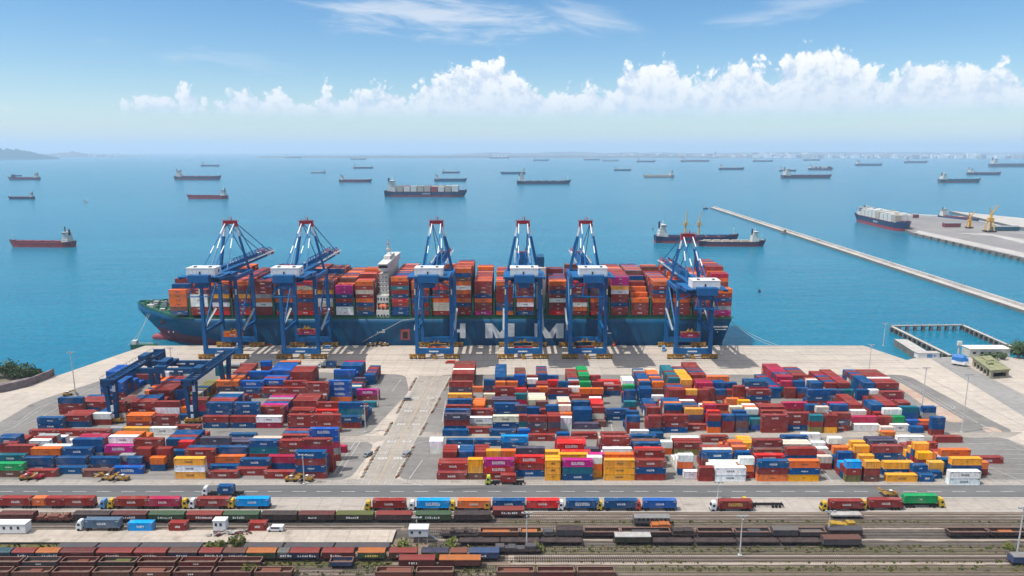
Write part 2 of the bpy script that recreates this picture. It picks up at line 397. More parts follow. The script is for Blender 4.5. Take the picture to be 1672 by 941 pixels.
# paved zones
def zone(name, pts, mt, z, cut=0):
    P = px(pts)
    if cut:                                                            # rounded corners
        Q = []
        n = len(P)
        for i in range(n):
            a, p, c = Vector(P[i - 1]), Vector(P[i]), Vector(P[(i + 1) % n])
            u, v = (a - p), (c - p); k = min(cut, u.length * .45, v.length * .45); u = u.normalized() * k; v = v.normalized() * k
            for t in (0, .2, .4, .6, .8, 1):
                q = (p + u) * (1 - t) ** 2 + p * 2 * t * (1 - t) + (p + v) * t ** 2; Q.append(tuple(q))
        P = Q
    ZN[0] += 1
    return structure(name, MB().sheet(P, z + ZN[0] * .0013), mt), P
def rect(x0, y0, x1, y1, z, name, mt):
    return structure(name, MB().sheet([(x0, y0), (x1, y0), (x1, y1), (x0, y1)], z), mt)
YR0, YR1 = at(0, 812.5).y, at(0, 792.5).y                             # port road
rect(-700, YR0, 700, YR1, Z, 'road', ROAD)
rect(-700, at(0, 791.2).y, 700, at(0, 783).y, Z, 'pavement', WORN)
rect(-700, -300, 700, at(0, 836.5).y, Z, 'railway_ground', BAL)
lines = MB()
for yy, wd in ((791.6, .35), (812.9, .35), (789, .25), (784.2, .25)):
    lines.ribbon([(-650, at(0, yy).y), (650, at(0, yy).y)], wd, Z * 3)
yc = at(0, 803).y
for i in range(-60, 61): lines.ribbon([(i * 9.5, yc), (i * 9.5 + 5.5, yc)], .3, Z * 3)
structure('road_marking', lines, WHITE_L)
# yard blocks (asphalt) left and right of the central road
zones = [
  ('left_front', [(-320, 784), (570, 784), (600, 745), (612, 722), (-240, 722)], 6), ('left_rear', [(-40, 712), (600, 712), (668, 640), (662, 612), (232, 600), (60, 655)], 7),
  ('right_front', [(650, 784), (1800, 784), (1640, 714), (664, 714)], 6), ('right_rear', [(672, 706), (1660, 706), (1625, 690), (1480, 612), (716, 612), (700, 640)], 8)]
for nme, pts, cut in zones:
    zone('yard_asphalt', pts, ASPH, Z, cut)
zone('left_front_west', [(-700, 784), (-300, 784), (-200, 722), (-500, 722)], ASPH, Z + .01)[0].name = 'yard_asphalt'
# aisle roads across the blocks
zone('aisle', [(-300, 722.5), (612, 722.5), (655, 711.5), (-60, 711.5)], WORN, Z)[0].name = 'aisle_road'
zone('aisle', [(672, 714.5), (1650, 714.5), (1670, 705.5), (680, 705.5)], WORN, Z + .012)[0].name = 'aisle_road'
# central road
def lerp(a, b, t): return a + (b - a) * t
CRL = [(588, 791), (684, 614)]; CRR = [(640, 791), (736, 614)]
zone('central_road', CRL + CRR[::-1], WORN, Z + .02)
cl = MB()
for off, mt in ((.49, 1), (.53, 1), (.02, 0), (.98, 0), (.27, 0), (.75, 0)):
    a = at(lerp(CRL[0][0], CRR[0][0], off), 791); c = at(lerp(CRL[1][0], CRR[1][0], off), 614)
    if off in (.27, .75):
        for k in range(0, 30, 3): cl.ribbon([tuple(a.lerp(c, k / 30)), tuple(a.lerp(c, (k + .9) / 30))], .22, Z * 4, mt)
    else: cl.ribbon([tuple(a), tuple(c)], .28, Z * 4, mt)
for f in (.17, .3, .45, .58, .72):                                      # worn lettering and arrows on the lanes
    for off in (.27, .75):
        p = at(lerp(CRL[0][0], CRR[0][0], off), 791).lerp(at(lerp(CRL[1][0], CRR[1][0], off), 614), f)
        for k in range(3): cl.box(p.x - 1.9 + k * 1.4, p.x - .9 + k * 1.4, p.y - .5, p.y + 1.6, Z * 3.5, Z * 4)
structure('lane_marking', cl, [WHITE_L, YEL_L])
# curved kerb lines and slot lines in the yard
ym = MB()
def curve(pts, wd=.3, m=0): 
    P = [at(*p) for p in pts]; Q = []
    for i in range(len(P) - 1):
        a, b_, c, d = P[max(i - 1, 0)], P[i], P[i + 1], P[min(i + 2, len(P) - 1)]
        for t in (0, .2, .4, .6, .8):
            Q.append(.5 * ((2 * b_) + (c - a) * t + (2 * a - 5 * b_ + 4 * c - d) * t * t + (3 * b_ - a - 3 * c + d) * t ** 3))
    Q.append(P[-1]); ym.ribbon([tuple(q) for q in Q], wd, Z * 5, m)
for c_ in ([(530, 793), (575, 788), (592, 778), (600, 765)], [(690, 794), (660, 786), (648, 776), (655, 760)], [(668, 735), (680, 725), (700, 721), (724, 720)], [(612, 727), (600, 720), (585, 719), (560, 719)],
           [(682, 702), (688, 708), (702, 712), (722, 713)], [(640, 618), (665, 617), (672, 622), (668, 632)], [(703, 630), (712, 621), (735, 617)], [(700, 655), (698, 662), (710, 667), (735, 669)],
           [(640, 700), (618, 704), (600, 709), (560, 711)], [(1548, 661), (1558, 664), (1556, 668), (1540, 671)], [(1580, 716), (1610, 714), (1622, 706), (1610, 697), (1560, 675), (1490, 632), (1440, 612)],
           [(1580, 725), (1640, 727), (1680, 740)], [(1672, 731), (1600, 693), (1510, 640), (1462, 615)], [(1680, 700), (1560, 640), (1480, 600)],
           [(0, 706), (50, 690), (85, 672), (140, 640), (235, 600)], [(30, 690), (60, 668), (100, 652)], [(60, 700), (90, 680)]): curve(c_)
for (x0, y0, x1, y1) in ((1510, 765, 1545, 790), (1535, 765, 1590, 792), (1558, 755, 1640, 792), (1590, 752, 1690, 796), (1330, 755, 1360, 788), (545, 775, 580, 722), (552, 778, 588, 722), (668, 783, 690, 752), (712, 785, 735, 745),
                         (640, 640, 655, 620), (585, 655, 612, 655), (722, 690, 728, 655), (985, 705, 975, 672), (1000, 705, 995, 672), (345, 700, 320, 722), (20, 700, 80, 660), (610, 640, 630, 612)):
    ym.ribbon([tuple(at(x0, y0)), tuple(at(x1, y1))], .3, Z * 5)
for y_ in (733, 741, 748, 757, 765, 772):
    ym.ribbon([tuple(at(1500, y_)), tuple(at(1672, y_ + 2))], .22, Z * 5)
structure('yard_marking', ym, WHITE_L)
qm = MB()
for y_, wd in ((588.6, .5), (566.3, .5), (592.5, .3), (569.3, .3), (601, .25), (579, .25)): qm.ribbon([(at(240, 0 + 565).x + 30, at(0, y_).y), (at(1425, 565).x, at(0, y_).y)], wd, Z)
structure('crane_rail', qm, mat('rail_slot', (.15, .13, .115), .7))
# worn rusty patches and darker lanes on the right-hand apron
zone('right_lane', [(1520, 586), (1552, 584), (1760, 690), (1720, 710)], gmat('grey_lane', (.24, .23, .215), (.3, .285, .265), (.2, .19, .175)), Z)[0].name = 'access_road'
zone('rust', [(1455, 625), (1470, 625), (1580, 690), (1548, 690)], gmat('rusty_concrete', (.40, .27, .2), (.45, .36, .29), (.33, .2, .15), .05), Z, 4)[0].name = 'rust_stain'
zone('rust', [(1600, 698), (1622, 697), (1640, 706), (1612, 707)], MATS['rusty_concrete'], Z + .01, 3)[0].name = 'rust_stain'
# concrete apron where the trucks queue
rect(-700, at(0, 835.8).y, 700, YR0 - .3, Z, 'truck_apron', gmat('apron_concrete', (.40, .35, .30), (.34, .30, .26), (.26, .23, .2), .02, .6, (8, 8, .1), (.6, 1.6, 1)))
kb = MB(); kb.box(-700, 700, at(0, 836.6).y, at(0, 835.9).y, 0, .14); kb.box(-700, 700, at(0, 791.2).y - .2, at(0, 791.2).y + .1, 0, .12)
structure('kerb', kb, KERB)
# left concrete platform in the railway yard, its edge a low wall
pad = MB(); pad.prism(px([(-60, 889.5), (640, 889.5), (647, 869), (-60, 869)]), 0, .9, 0, 1)
structure('loading_platform', pad, [gmat('platform_concrete', (.47, .40, .33), (.40, .34, .28), (.28, .24, .2), .03, .6, (7, 5, .1)), mat('platform_wall', (.05, .048, .05), .9, noise=.6, scale=.5)])
# ground strips between the tracks
def strip(y0, y1, x0, x1, mt, name, z=Z * 2, wob=1.0):
    a, c = at(0, y0).y, at(0, y1).y; n = 60
    X0, X1 = at(x0, (y0 + y1) / 2).x, at(x1, (y0 + y1) / 2).x
    bot = [(lerp(X0, X1, i / n), a + rnd.uniform(-.45, .45) * wob) for i in range(n + 1)]; tp = [(lerp(X0, X1, i / n), c + rnd.uniform(-.45, .45) * wob) for i in range(n + 1)]
    return structure(name, MB().sheet(bot + tp[::-1], z), mt)
for y0, y1, x0, x1, mt, nm in ((846.5, 842, 660, 1750, SAND, 'pale_strip'), (856, 851.5, 820, 1750, GRASSG, 'grass_strip'), (879.5, 866, 690, 1750, DARKB, 'dark_ballast'), (893, 883, 700, 1750, DARKB, 'dark_ballast'),
                         (883.2, 880.2, 690, 1760, SAND, 'pale_strip'), (900, 893, 690, 1780, GRASSG, 'grass_strip'), (905, 899, 860, 1780, GRASSG, 'grass_strip'), (922, 905.5, 830, 1780, SAND, 'pale_strip'), (935, 925, 560, 1790, GRASSG, 'grass_strip'),
                         (900, 890, -70, 110, GRASSG, 'grass_strip'), (929, 917, 430, 640, GRASSG, 'grass_strip'), (864, 858.5, 40, 660, SAND, 'pale_strip'), (874, 862.5, 1410, 1545, SAND, 'pale_strip'), (861, 854, -80, 700, DARKB, 'dark_ballast'), (880, 866, 640, 700, DARKB, 'dark_ballast')):
    strip(y0, y1, x0, x1, mt, nm, Z * (2 + .3 * rnd.random()))
# railway tracks
RAILM = mat('rail_steel', (.22, .17, .14), .5, .3, noise=.5, scale=.4); SLEEP = mat('sleeper', (.20, .175, .15), .9, noise=.8, scale=.5, rgb2=(.1, .085, .07))
def track(y, x0, x1):
    Y = at(0, y).y; X0, X1 = at(x0, y).x, at(x1, y).x; t = MB()
    n = int((X1 - X0) / .75)
    for i in range(n): t.box(X0 + i * .75, X0 + i * .75 + .26, Y - 1.3, Y + 1.3, .05, .16, 1)
    for s in (-.75, .75): t.box(X0, X1, Y + s - .045, Y + s + .045, .15, .32, 0)
    structure('railway_track', t, [RAILM, SLEEP])
TRK = dict(A=852, A2=842.5, R0=848, B=877.5, C=889, D=914.5, E=926.5, F=943, G=903.5, R5=860, R6=908.5, R7=916, T1=856, T2=868, T3=872.5, T4=897, T5=934, T6=865, T7=933)
for k, x0, x1 in (('A', -80, 1750), ('A2', 560, 1750), ('R0', 790, 1750), ('B', 690, 1760), ('C', 700, 1760), ('D', -90, 1790), ('E', -90, 1790), ('F', -100, 1800), ('G', 690, 1780), ('R5', -80, 1750), ('R6', 840, 1780), ('R7', 840, 1790), ('T1', -80, 1750), ('T2', 700, 1760), ('T3', 700, 1760), ('T4', 690, 1780), ('T5', 560, 1790), ('T6', -80, 655), ('T7', -90, 560)): track(TRK[k], x0, x1)
# grass and weeds
def tufts(name, zones, dens, hmax, cols):
    t = MB()
    for y0, y1, x0, x1 in zones:
        a, c = at(0, y0).y, at(0, y1).y; X0, X1 = at(x0, (y0 + y1) / 2).x, at(x1, (y0 + y1) / 2).x
        for _ in range(int(abs((X1 - X0) * (c - a)) * dens)):
            x, y = rnd.uniform(X0, X1), rnd.uniform(min(a, c), max(a, c))
            h = rnd.uniform(.25, 1) ** 1.5 * hmax; wd = h * rnd.uniform(.5, .9); k = rnd.uniform(0, 3.14); u = Vector((math.cos(k), math.sin(k), 0)) * wd
            for q in range(2):
                u = Vector((-u.y, u.x, 0)); e = Vector((rnd.uniform(-.3, .3), rnd.uniform(-.3, .3), 1)) * h
                p = Vector((x, y, .05)); t.add([p - u * .6, p + u * .6, p + u + e, p - u + e * rnd.uniform(.6, 1)], [(0, 1, 2, 3)], rnd.randrange(len(cols)))
    return tag(t.build(name, cols), kind='stuff')
GR = [mat('grass_a', (.095, .125, .025), .9), mat('grass_b', (.16, .16, .035), .9), mat('grass_c', (.07, .1, .025), .9), mat('grass_dry', (.24, .19, .09), .9)]
tufts('grass', [(899, 893, 690, 1780), (904, 900, 870, 1780), (934, 926, 570, 1790), (855, 852, 830, 1750), (900, 890, -70, 110), (928, 918, 430, 640), (921, 918, 830, 1780), (941, 934, -80, 1000), (924.5, 920, -80, 480), (936, 930, -80, 480), (897, 888, 480, 740)], .8, .85, GR)
# ------------------------------------------------------------------ shipping containers
TH_, BW = 2.9, 2.44                                                   # tier height, box width
WMARK = mat('white_lettering', (.72, .71, .68), .6); DMARK = mat('dark_lettering', (.06, .05, .05), .6); CASTING = mat('corner_casting', (.42, .38, .35), .6); YMARK = mat('yellow_lettering', (.7, .48, .12), .6)
def marks(b, Lc, y, s, style, seed):
    """lettering too small to read on the photograph: short strokes in a line"""
    q = random.Random(seed)
    if style == 0: return
    def word(x0, x1, z0, z1):
        x = x0
        while x < x1:
            g = q.uniform(.28, .6); k = q.random(); yy = (y, y + s * .012) if s > 0 else (y + s * .012, y)
            st = (z1 - z0) * .22
            b.box(x, x + g * .32, *yy, z0, z1, 1)
            if k < .55: b.box(x + g * .32, x + g * .8, *yy, z1 - st, z1, 1)
            if k > .3: b.box(x + g * .32, x + g * .8, *yy, z0, z0 + st, 1)
            if .2 < k < .8: b.box(x + g * .32, x + g * .8, *yy, (z0 + z1) / 2 - st / 2, (z0 + z1) / 2 + st / 2, 1)
            x += g
    c = 0
    if style == 1: word(-Lc * .13, Lc * .13, 1.05, 1.85)                # mid-size name
    if style == 2: word(-Lc * .05, Lc * .05, 1.25, 1.75)                # small emblem
    if style == 3: word(-Lc * .22, Lc * .2, .85, 2.05)                 # large name
    if style == 4: word(-Lc * .1, Lc * .1, 1.1, 1.6); word(Lc * .36, Lc * .43, 2.1, 2.4)
    if style in (1, 3, 4): word(Lc * .40, Lc * .46, 2.2, 2.45); word(-Lc * .46, -Lc * .42, 2.2, 2.5)
BOXM = {}
def box_mesh(Lc, style=0, mk=WMARK):
    key = (round(Lc, 2), style, mk.name)
    if key in BOXM: return BOXM[key]
    b = MB(); h = Lc / 2; wd = BW / 2; t = TH_ - .03
    # corrugated long sides (real steps), roof and ends, framed by posts and rails
    n = max(8, int(Lc / .75)); st = (Lc - .3) / n
    for s in (-1, 1):
        vs, fs = [], []
        for i in range(n):
            x0 = -h + .15 + i * st
            for x, dp in ((x0, .05), (x0 + st * .35, .05), (x0 + st * .5, .1), (x0 + st * .85, .1)): vs += [(x, s * (wd - dp), .17), (x, s * (wd - dp), t - .12)]
        for i in range(len(vs) // 2 - 1):
            f = (2 * i, 2 * i + 2, 2 * i + 3, 2 * i + 1); fs.append(f if s < 0 else f[::-1])
        b.add(vs, fs, 0)
        b.box(-h, h, s * wd - (.12 if s > 0 else 0), s * wd + (.12 if s < 0 else 0), 0, .17); b.box(-h, h, s * wd - (.12 if s > 0 else 0), s * wd + (.12 if s < 0 else 0), t - .12, t)
        for e in (-1, 1):
            b.box(*sorted((e * h, e * (h - .16))), *sorted((s * wd, s * (wd - .12))), .17, t - .12)
            for z in (.0, t - .17): b.box(*sorted((e * (h + .006), e * (h - .2))), *sorted((s * (wd + .006), s * (wd - .18))), z - .004, z + .174, 2)
    b.box(-h + .05, h - .05, -wd + .12, wd - .12, t - .1, t - .04); b.box(-h, h, -wd + .12, wd - .12, .05, .16)
    b.box(-h + .03, -h + .1, -wd + .12, wd - .12, .16, t - .1)
    b.box(h - .1, h - .04, -wd + .12, wd - .12, .16, t - .1)                # door end with lock rods
    for y in (-.85, -.35, .35, .85): b.cyl((h - .01, y, .2), (h - .01, y, t - .14), .035, n=5, m=2)
    b.box(h - .045, h - .03, -.03, .03, .17, t - .12, 2)
    for s in (-1, 1): marks(b, Lc, s * (wd - .05), s, style, int(Lc * 10) + style)
    BOXM[key] = b.mesh('shipping_container', [P_OBJ, mk, CASTING])
    return BOXM[key]
def put_box(name, Lc, col, X, Y, Z0, style, rz=0, mk=None):
    mk = mk or WMARK
    o = bpy.data.objects.new(name, box_mesh(Lc, style, mk)); C.objects.link(o)
    o.location = (X, Y, Z0); o.rotation_euler = (0, 0, rz); o.color = tuple(col) + (1,)
    return o
STUFF = MB()
def stuff_box(Lc, col, X, Y, Z0, tiers=1, mb=None):
    mb = mb or STUFF; h = Lc / 2; wd = BW / 2; t = TH_ * tiers - .03; c = tuple(col); d = tuple(v * .55 for v in col)
    mb.box(X - h, X + h, Y - wd, Y + wd, Z0, Z0 + t, 0, c)
    if tiers == 1:
        for s in (-1, 1):
            for k in range(-3, 4, 2):
                x = X + k * h / 4.2; mb.box(x - h * .09, x + h * .09, *sorted((Y + s * wd, Y + s * (wd + .03))), Z0 + .25, Z0 + t - .2, 0, c)
            for e in (-1, 1): mb.box(*sorted((X + e * h, X + e * (h - .17))), *sorted((Y + s * (wd - .01), Y + s * (wd + .05))), Z0 + .02, Z0 + t - .02, 0, d)

# every stack that can be read on the photograph: left edge, right edge, top edge of its front face, colours from the ground up ('.' = hidden)
RAW = {
 'left rail-side': (0, 700, 5.971, 779.6, '''
  -80 190 358 nG;205 470 425 r;490 770 425 b;795 1050 425 n;1055 1315 425 B;-70 235 268 ..t;255 490 285 .bb;555 820 285 .rb;865 1100 312 .pb;1135 1228 300 .mg;1230 1375 290 .mb;
  10 285 200 ..r;300 550 205 ..o;570 830 205 ..b;965 1210 218 ..m;1220 1290 225 ..t;1295 1430 225 ..r;1460 1600 285 bo;985 1230 145 ...w;1235 1470 148 ...r;715 975 130 ...b;-40 150 95 ..b;430 700 158 ..w;-60 110 180 ..r;
  1525 1640 205 ..r;270 480 120 ..w;760 1000 95 ..k;1050 1310 105 ..o;1340 1570 108 ..r'''),
 'left rail-side+': (270, 690, 5.766, 782.0, '''
  85 355 340 ywy;370 640 465 r;655 920 465 r;940 1205 465 r;1230 1500 270 rbrb;410 690 405 .b;440 725 345 ..o;700 955 362 ..b;965 1215 335 .bk;770 1015 203 ..tb;1035 1260 203 ..nr;1290 1545 170 ....r;
  500 750 273 ..b;200 460 262 ..r;25 180 278 tb;85 225 212 ..R;270 560 195 ...p;560 790 190 ..p;790 1045 192 ...e;1060 1290 178 ...r;1335 1590 58 ...BB;600 840 116 b;20 240 165 ..b;1590 1672 240 k'''),
 'left quay-side': (40, 580, 5.394, 709.0, '''
  60 275 655 r;285 505 655 r;515 720 655 r;728 855 653 g;870 1080 648 y;1085 1280 648 w;1295 1500 653 r;125 345 545 bb;355 560 530 br;585 745 525 rw;905 1115 530 ro;1135 1330 530 rr;1345 1440 535 b;
  275 500 385 rrb;455 655 425 br;680 890 405 ..r;925 1150 408 .rr;1175 1380 412 ..r;1380 1560 415 ..r;1370 1445 478 .o;610 930 235 rBB;730 900 142 BB;1350 1520 88 bb;1110 1300 312 ..r;1075 1150 312 .o;1310 1430 318 ..b;1530 1600 80 y;
  820 880 430 .n;700 760 490 .b;1440 1530 350 .v;960 1200 170 .r;1200 1330 150 .p'''),
 'left quay-side+': (320, 580, 5.225, 699.6, '''
  70 270 520 br;275 485 518 br;500 705 518 kw;800 985 510 brr;1000 1190 510 rrr;1200 1400 518 rb;80 290 418 ..bb;300 500 412 ..bb;525 730 455 ..r;545 770 438 ..m;830 1020 398 ..r;800 985 478 ..r;1035 1215 412 ..r;1000 1190 475 ..R;1215 1415 418 ..tb;
  370 525 288 rb;540 715 285 pr;735 915 288 br;1130 1305 228 .BBB;945 1120 230 ..rr;750 935 220 ..r;385 555 225 ..B;560 735 225 ..B;190 370 230 rpo;1310 1380 288 .b;1385 1555 290 rm;460 620 145 ..B;620 790 145 ..B;810 975 148 ..r;1175 1350 135 ..B;1340 1450 200 .p;1435 1520 170 .b;
  1435 1530 405 t;160 245 100 tt;310 440 150 .r;1250 1400 90 ..b;560 620 60 ..B'''),
 'right rail-side': (700, 695, 8.36, 783.8, '''
  10 190 212 ww;250 600 205 b;630 975 205 b;1000 1350 140 bc;1370 1720 143 r;115 510 650 r;145 520 515 .r;200 375 358 .r;380 555 358 .b;535 740 460 nyy;580 775 360 .r;765 1150 455 rRm;800 965 345 ..y;975 1160 345 ..o;1190 1570 462 brR;1200 1580 345 ..p;1210 1580 410 .R'''),
 'right rail-side+': (890, 695, 7.96, 785.0, '''
  10 195 450 yyy;10 190 405 ..y;8 185 325 ..y;220 550 458 btm;205 510 340 ..R;200 500 238 ..R;215 530 400 ..y;565 750 455 yow;540 700 345 ..p;545 715 395 ..m;785 1160 450 yyy;760 1130 308 ..w;745 1090 148 ..rr;770 1145 388 ..o;1195 1560 455 rbr;1185 1540 333 ...r;1150 1500 235 ..b;1520 1660 222 .w;
  1115 1440 138 b;1120 1355 85 w;1380 1530 103 b;370 650 98 r;205 345 98 b;700 1100 108 r;1180 1530 300 ..R'''),
 'right rail-side++': (1090, 695, 6.43, 786.5, '''
  165 355 500 w;135 290 340 .ow;350 465 440 rr;480 785 450 ww;460 765 416 .w;450 750 382 .w;400 695 312 ..b;715 880 282 ..b;790 930 372 row;960 1275 375 orb;1290 1600 375 ybo;915 1215 300 ..R;925 1215 170 ...r;1240 1545 235 ..br;1550 1630 300 .r;375 640 125 r;105 340 182 vr;1215 1445 105 b;1450 1650 125 w;1555 1650 195 .w;
  690 810 215 ..o;815 872 185 .y;395 690 270 ..e;390 640 245 ..r;1230 1510 205 ..e;930 1210 260 ..n'''),
 'right rail-side+++': (1340, 695, 5.573, 787.4, '''
  245 375 330 vrc;400 550 325 nry;640 865 458 y;560 840 325 .by;875 1015 455 b;1018 1150 455 b;970 1115 325 .yy;1240 1515 325 .ro;1165 1465 415 ww;175 315 250 ..b;355 500 280 ..y;325 470 203 ...y;280 405 148 ..y;480 760 195 ..br;905 1060 268 ..y;900 1055 203 ...y;845 940 325 .b;1120 1225 325 .b;
  1165 1415 272 ..y;1110 1330 215 ..o;1430 1640 293 r;1060 1300 108 r;720 930 103 w;845 1055 168 .r;435 740 150 .p;560 710 70 o;85 215 125 .w;115 240 190 ..o;0 80 240 .w;20 85 295 .e;850 960 395 .n'''),
 'right quay-side': (715, 600, 8.185, 701.4, '''
  85 385 850 b;395 700 858 r;710 1020 858 b;1030 1185 830 B;110 385 648 brp;120 395 572 ..tb;130 415 515 ..pr;150 425 440 ..b;155 430 370 ..y;165 440 198 .npr;200 465 98 ..r;410 695 680 ew;430 710 583 ..r;435 580 502 .o;475 605 265 o;720 1015 650 rbe;745 1015 493 .bb;755 1020 275 .rr;745 1020 430 ..p;620 750 372 .e;
  610 745 290 .t;625 755 178 ..pb;770 890 193 ..o;900 1020 193 ..o;780 890 135 ..b;905 1020 140 ..b;1035 1150 105 ..BB;1035 1185 650 .tr;1040 1185 505 ..p;1040 1185 372 ..t;1040 1185 298 ..R;1035 1175 198 .n;1205 1450 650 rpr;1210 1335 583 ..b;1345 1450 588 ..r;1205 1335 508 ..b;1345 1450 510 ..n;1210 1330 298 ..r;1335 1465 293 ..o;
  1205 1325 160 .w;1335 1460 215 ..r;1205 1325 108 .r;1335 1455 105 .b;1480 1625 650 rpr;1475 1610 513 ..b;1485 1780 298 .br;1480 1605 185 .R;1480 1600 108 .b;1210 1440 430 ..e'''),
 'right quay-side+': (905, 600, 8.185, 701.4, '''
  80 230 690 ww;90 220 610 .o;75 215 530 ..e;250 525 765 p;250 515 573 .bb;235 485 460 ..b;370 635 300 .ro;545 690 755 n;530 680 665 .r;530 670 573 ..r;505 645 483 ..R;625 880 243 .r;615 860 185 .R;360 475 203 ..G;490 615 205 ..r;205 345 293 ..w;215 350 378 .r;60 190 195 ..b;200 330 210 .r;685 950 558 bb;985 1140 660 rrb;
  975 1120 583 ..b;970 1100 490 ..t;945 1080 308 bbb;920 1070 235 ..G;910 1050 180 ..w;1165 1305 300 .bb;1160 1285 205 ..b;1310 1445 280 .n;1295 1430 208 ..o;1315 1455 378 .w;1275 1430 660 brr;1255 1420 598 ..b;1240 1400 530 ..r;340 455 110 .G;480 590 120 .r'''),
 'right quay-side++': (1095, 600, 7.431, 703.6, '''
  -85 178 588 brr;-60 145 463 ..b;-20 185 278 .rr;190 315 270 ..y;200 325 345 .n;190 440 700 r;190 430 632 .o;165 405 545 ..n;165 390 488 ..y;470 615 588 obr;400 570 453 ..k;455 600 535 ..R;635 780 588 rrb;590 715 463 ..r;810 955 593 pnb;780 910 540 ..b;975 1110 618 Bt;920 1070 510 ..w;1140 1415 588 rrr;1135 1405 538 ..r;1105 1360 478 ..r;
  1440 1715 588 brr;1400 1640 438 ..k;335 435 270 rrr;440 525 270 rrr;540 660 268 rb;675 800 275 nr;815 940 275 nr;700 835 395 .o;840 940 398 .y;950 1215 275 rbr;925 1180 180 ..b;320 500 185 ..k;520 630 183 ..b;640 755 183 ..b;790 900 240 ..r;730 880 490 ..e;250 440 95 ..r;460 690 110 ..o;1400 1540 262 rr;1550 1690 262 rb;1375 1500 180 ..k;1505 1660 185 ..b;1225 1335 262 bb;1300 1480 110 ..k;1500 1672 105 .r;-20 100 130 ..t;140 270 160 ..y'''),
 'right quay-side+++': (1310, 600, 6.688, 703.9, '''
  105 235 533 vrt;240 365 538 yrr;380 570 538 rpr;565 820 545 ..k;590 850 638 w;855 990 648 e;830 970 545 ..r;980 1165 628 w;985 1110 548 .G;1170 1330 648 b;1335 1410 640 r;1415 1555 545 rbb;1150 1285 588 .B;1285 1380 588 .o;1110 1300 455 ..bt;1360 1505 458 ..b;860 1100 262 kr;820 1050 175 ..r;710 840 248 tw;690 790 170 ..b;85 300 250 rbb;320 430 250 .b;435 590 255 rt;
  620 700 245 ..b;255 385 175 ..r;395 545 180 ..r;100 235 180 ..b;325 500 413 ..b;745 885 408 ..b;900 1030 413 ..r;520 680 415 .r;175 300 445 ..e;40 160 405 ..b;500 700 470 .w;800 930 500 ..r;1040 1180 385 .r;900 1090 460 ..w'''),
}
class Stack: pass
STACKS = []
def tiers_h(t): return t * TH_
ROWS = {}
def lens(wm):
    return 12.19 if wm > 9.6 else (8.6 if wm > 7.6 else 6.06)
for block, (ox, oy, s, ybase, txt) in RAW.items():
    key = block.rstrip('+'); Yb = at(0, ybase).y + BW / 2
    for it in txt.replace('\n', ' ').split(';'):
        it = it.split()
        if not it: continue
        x0, x1, yt, cs = ox + float(it[0]) / s, ox + float(it[1]) / s, oy + float(it[2]) / s, it[3]
        while 1:                                                       # a stack with hidden boxes stands at least one row back
            p0, p1 = at(x0, yt, TH_ * len(cs)), at(x1, yt, TH_ * len(cs))
            if cs[0] == '.' and len(cs) > 1 and (p0.y + BW / 2 - Yb) / 2.75 < .55: cs = cs[1:]
            else: break
        k = Stack(); k.L = lens(p1.x - p0.x); k.X = (p0.x + p1.x) / 2; k.Y = p0.y + BW / 2; k.cs = cs; k.block = key; k.row = round((k.Y - Yb) / 2.75); k.Y = Yb + k.row * 2.75; k.vis = True
        STACKS.append(k)
def clash(a, b): return abs(a.Y - b.Y) < 2.55 and abs(a.X - b.X) < (a.L + b.L) / 2 + .12
placed = []
for k in sorted(STACKS, key=lambda k: k.Y):
    ok = False
    for dy in (0, 2.75, -2.75, 5.5):
        k2y = k.Y; k.Y += dy
        for dx in (0, .6, -.6, 1.4, -1.4):
            k.X += dx
            if not any(clash(k, b) for b in placed if abs(b.Y - k.Y) < 3): ok = True; break
            k.X -= dx
        if ok: k.row += round(dy / 2.75); break
        k.Y = k2y
    if ok: placed.append(k)
NOTE = ['stacks', len(STACKS), 'placed', len(placed), [(k.block, ''.join(k.cs), round(k.X), k.row) for k in STACKS if k not in placed]]
# unseen rows behind each stack, low enough not to hide what stands further back
fills = []
RAILY = {'left rail-side': at(0, 724).y, 'right rail-side': at(0, 732).y, 'left quay-side': at(0, 612).y, 'right quay-side': at(0, 614).y}
for k in placed:
    n = 8 if len(k.cs) > 1 else 1
    for j in range(1, n + 1):
        f = Stack(); f.L, f.X, f.Y, f.block, f.row, f.vis = k.L, k.X + rnd.uniform(-.2, .2), k.Y + 2.75 * j, k.block, k.row + j, False
        if f.Y > RAILY[k.block] or len(k.cs) == 1 and rnd.random() < .8: break
        if any(clash(f, b) for b in placed + fills if abs(b.Y - f.Y) < 3): break
        t = len(k.cs)
        for b in placed:
            if b is not k and b.Y > f.Y and b.Y - f.Y < 24 and abs(b.X - f.X) < (b.L + f.L) / 2 - .5:
                hid = len(b.cs) - len(b.cs.replace('.', ''))
                t = min(t, int(hid + .46 * ((b.Y - f.Y) / 2.75 - 1) + .35))
        if t < 1: continue
        f.cs = '.' * t; f.src = k.cs[-1]; fills.append(f)
XR = lambda Y: at(*(Vector((614, 791)).lerp(Vector((710, 614)), min(1, max(0, (Y - at(0, 791).y) / (at(0, 614).y - at(0, 791).y))))), 0).x
POOL = 'rrrrrrrrrbbbbbbonnrprketgwrr'
allb = []
for k in placed + fills:
    for t, c in enumerate(k.cs):
        allb.append((k, t, c))
cand = [(k, t, c) for k, t, c in allb if c != '.' and k.vis]
cand.sort(key=lambda q: -(q[0].L * (H / max(q[0].Y, 1)) ** 2))
IND = {(id(k), t) for k, t, c in cand[:298]}
NOTE += ['visible', len(cand), 'all', len(allb)]
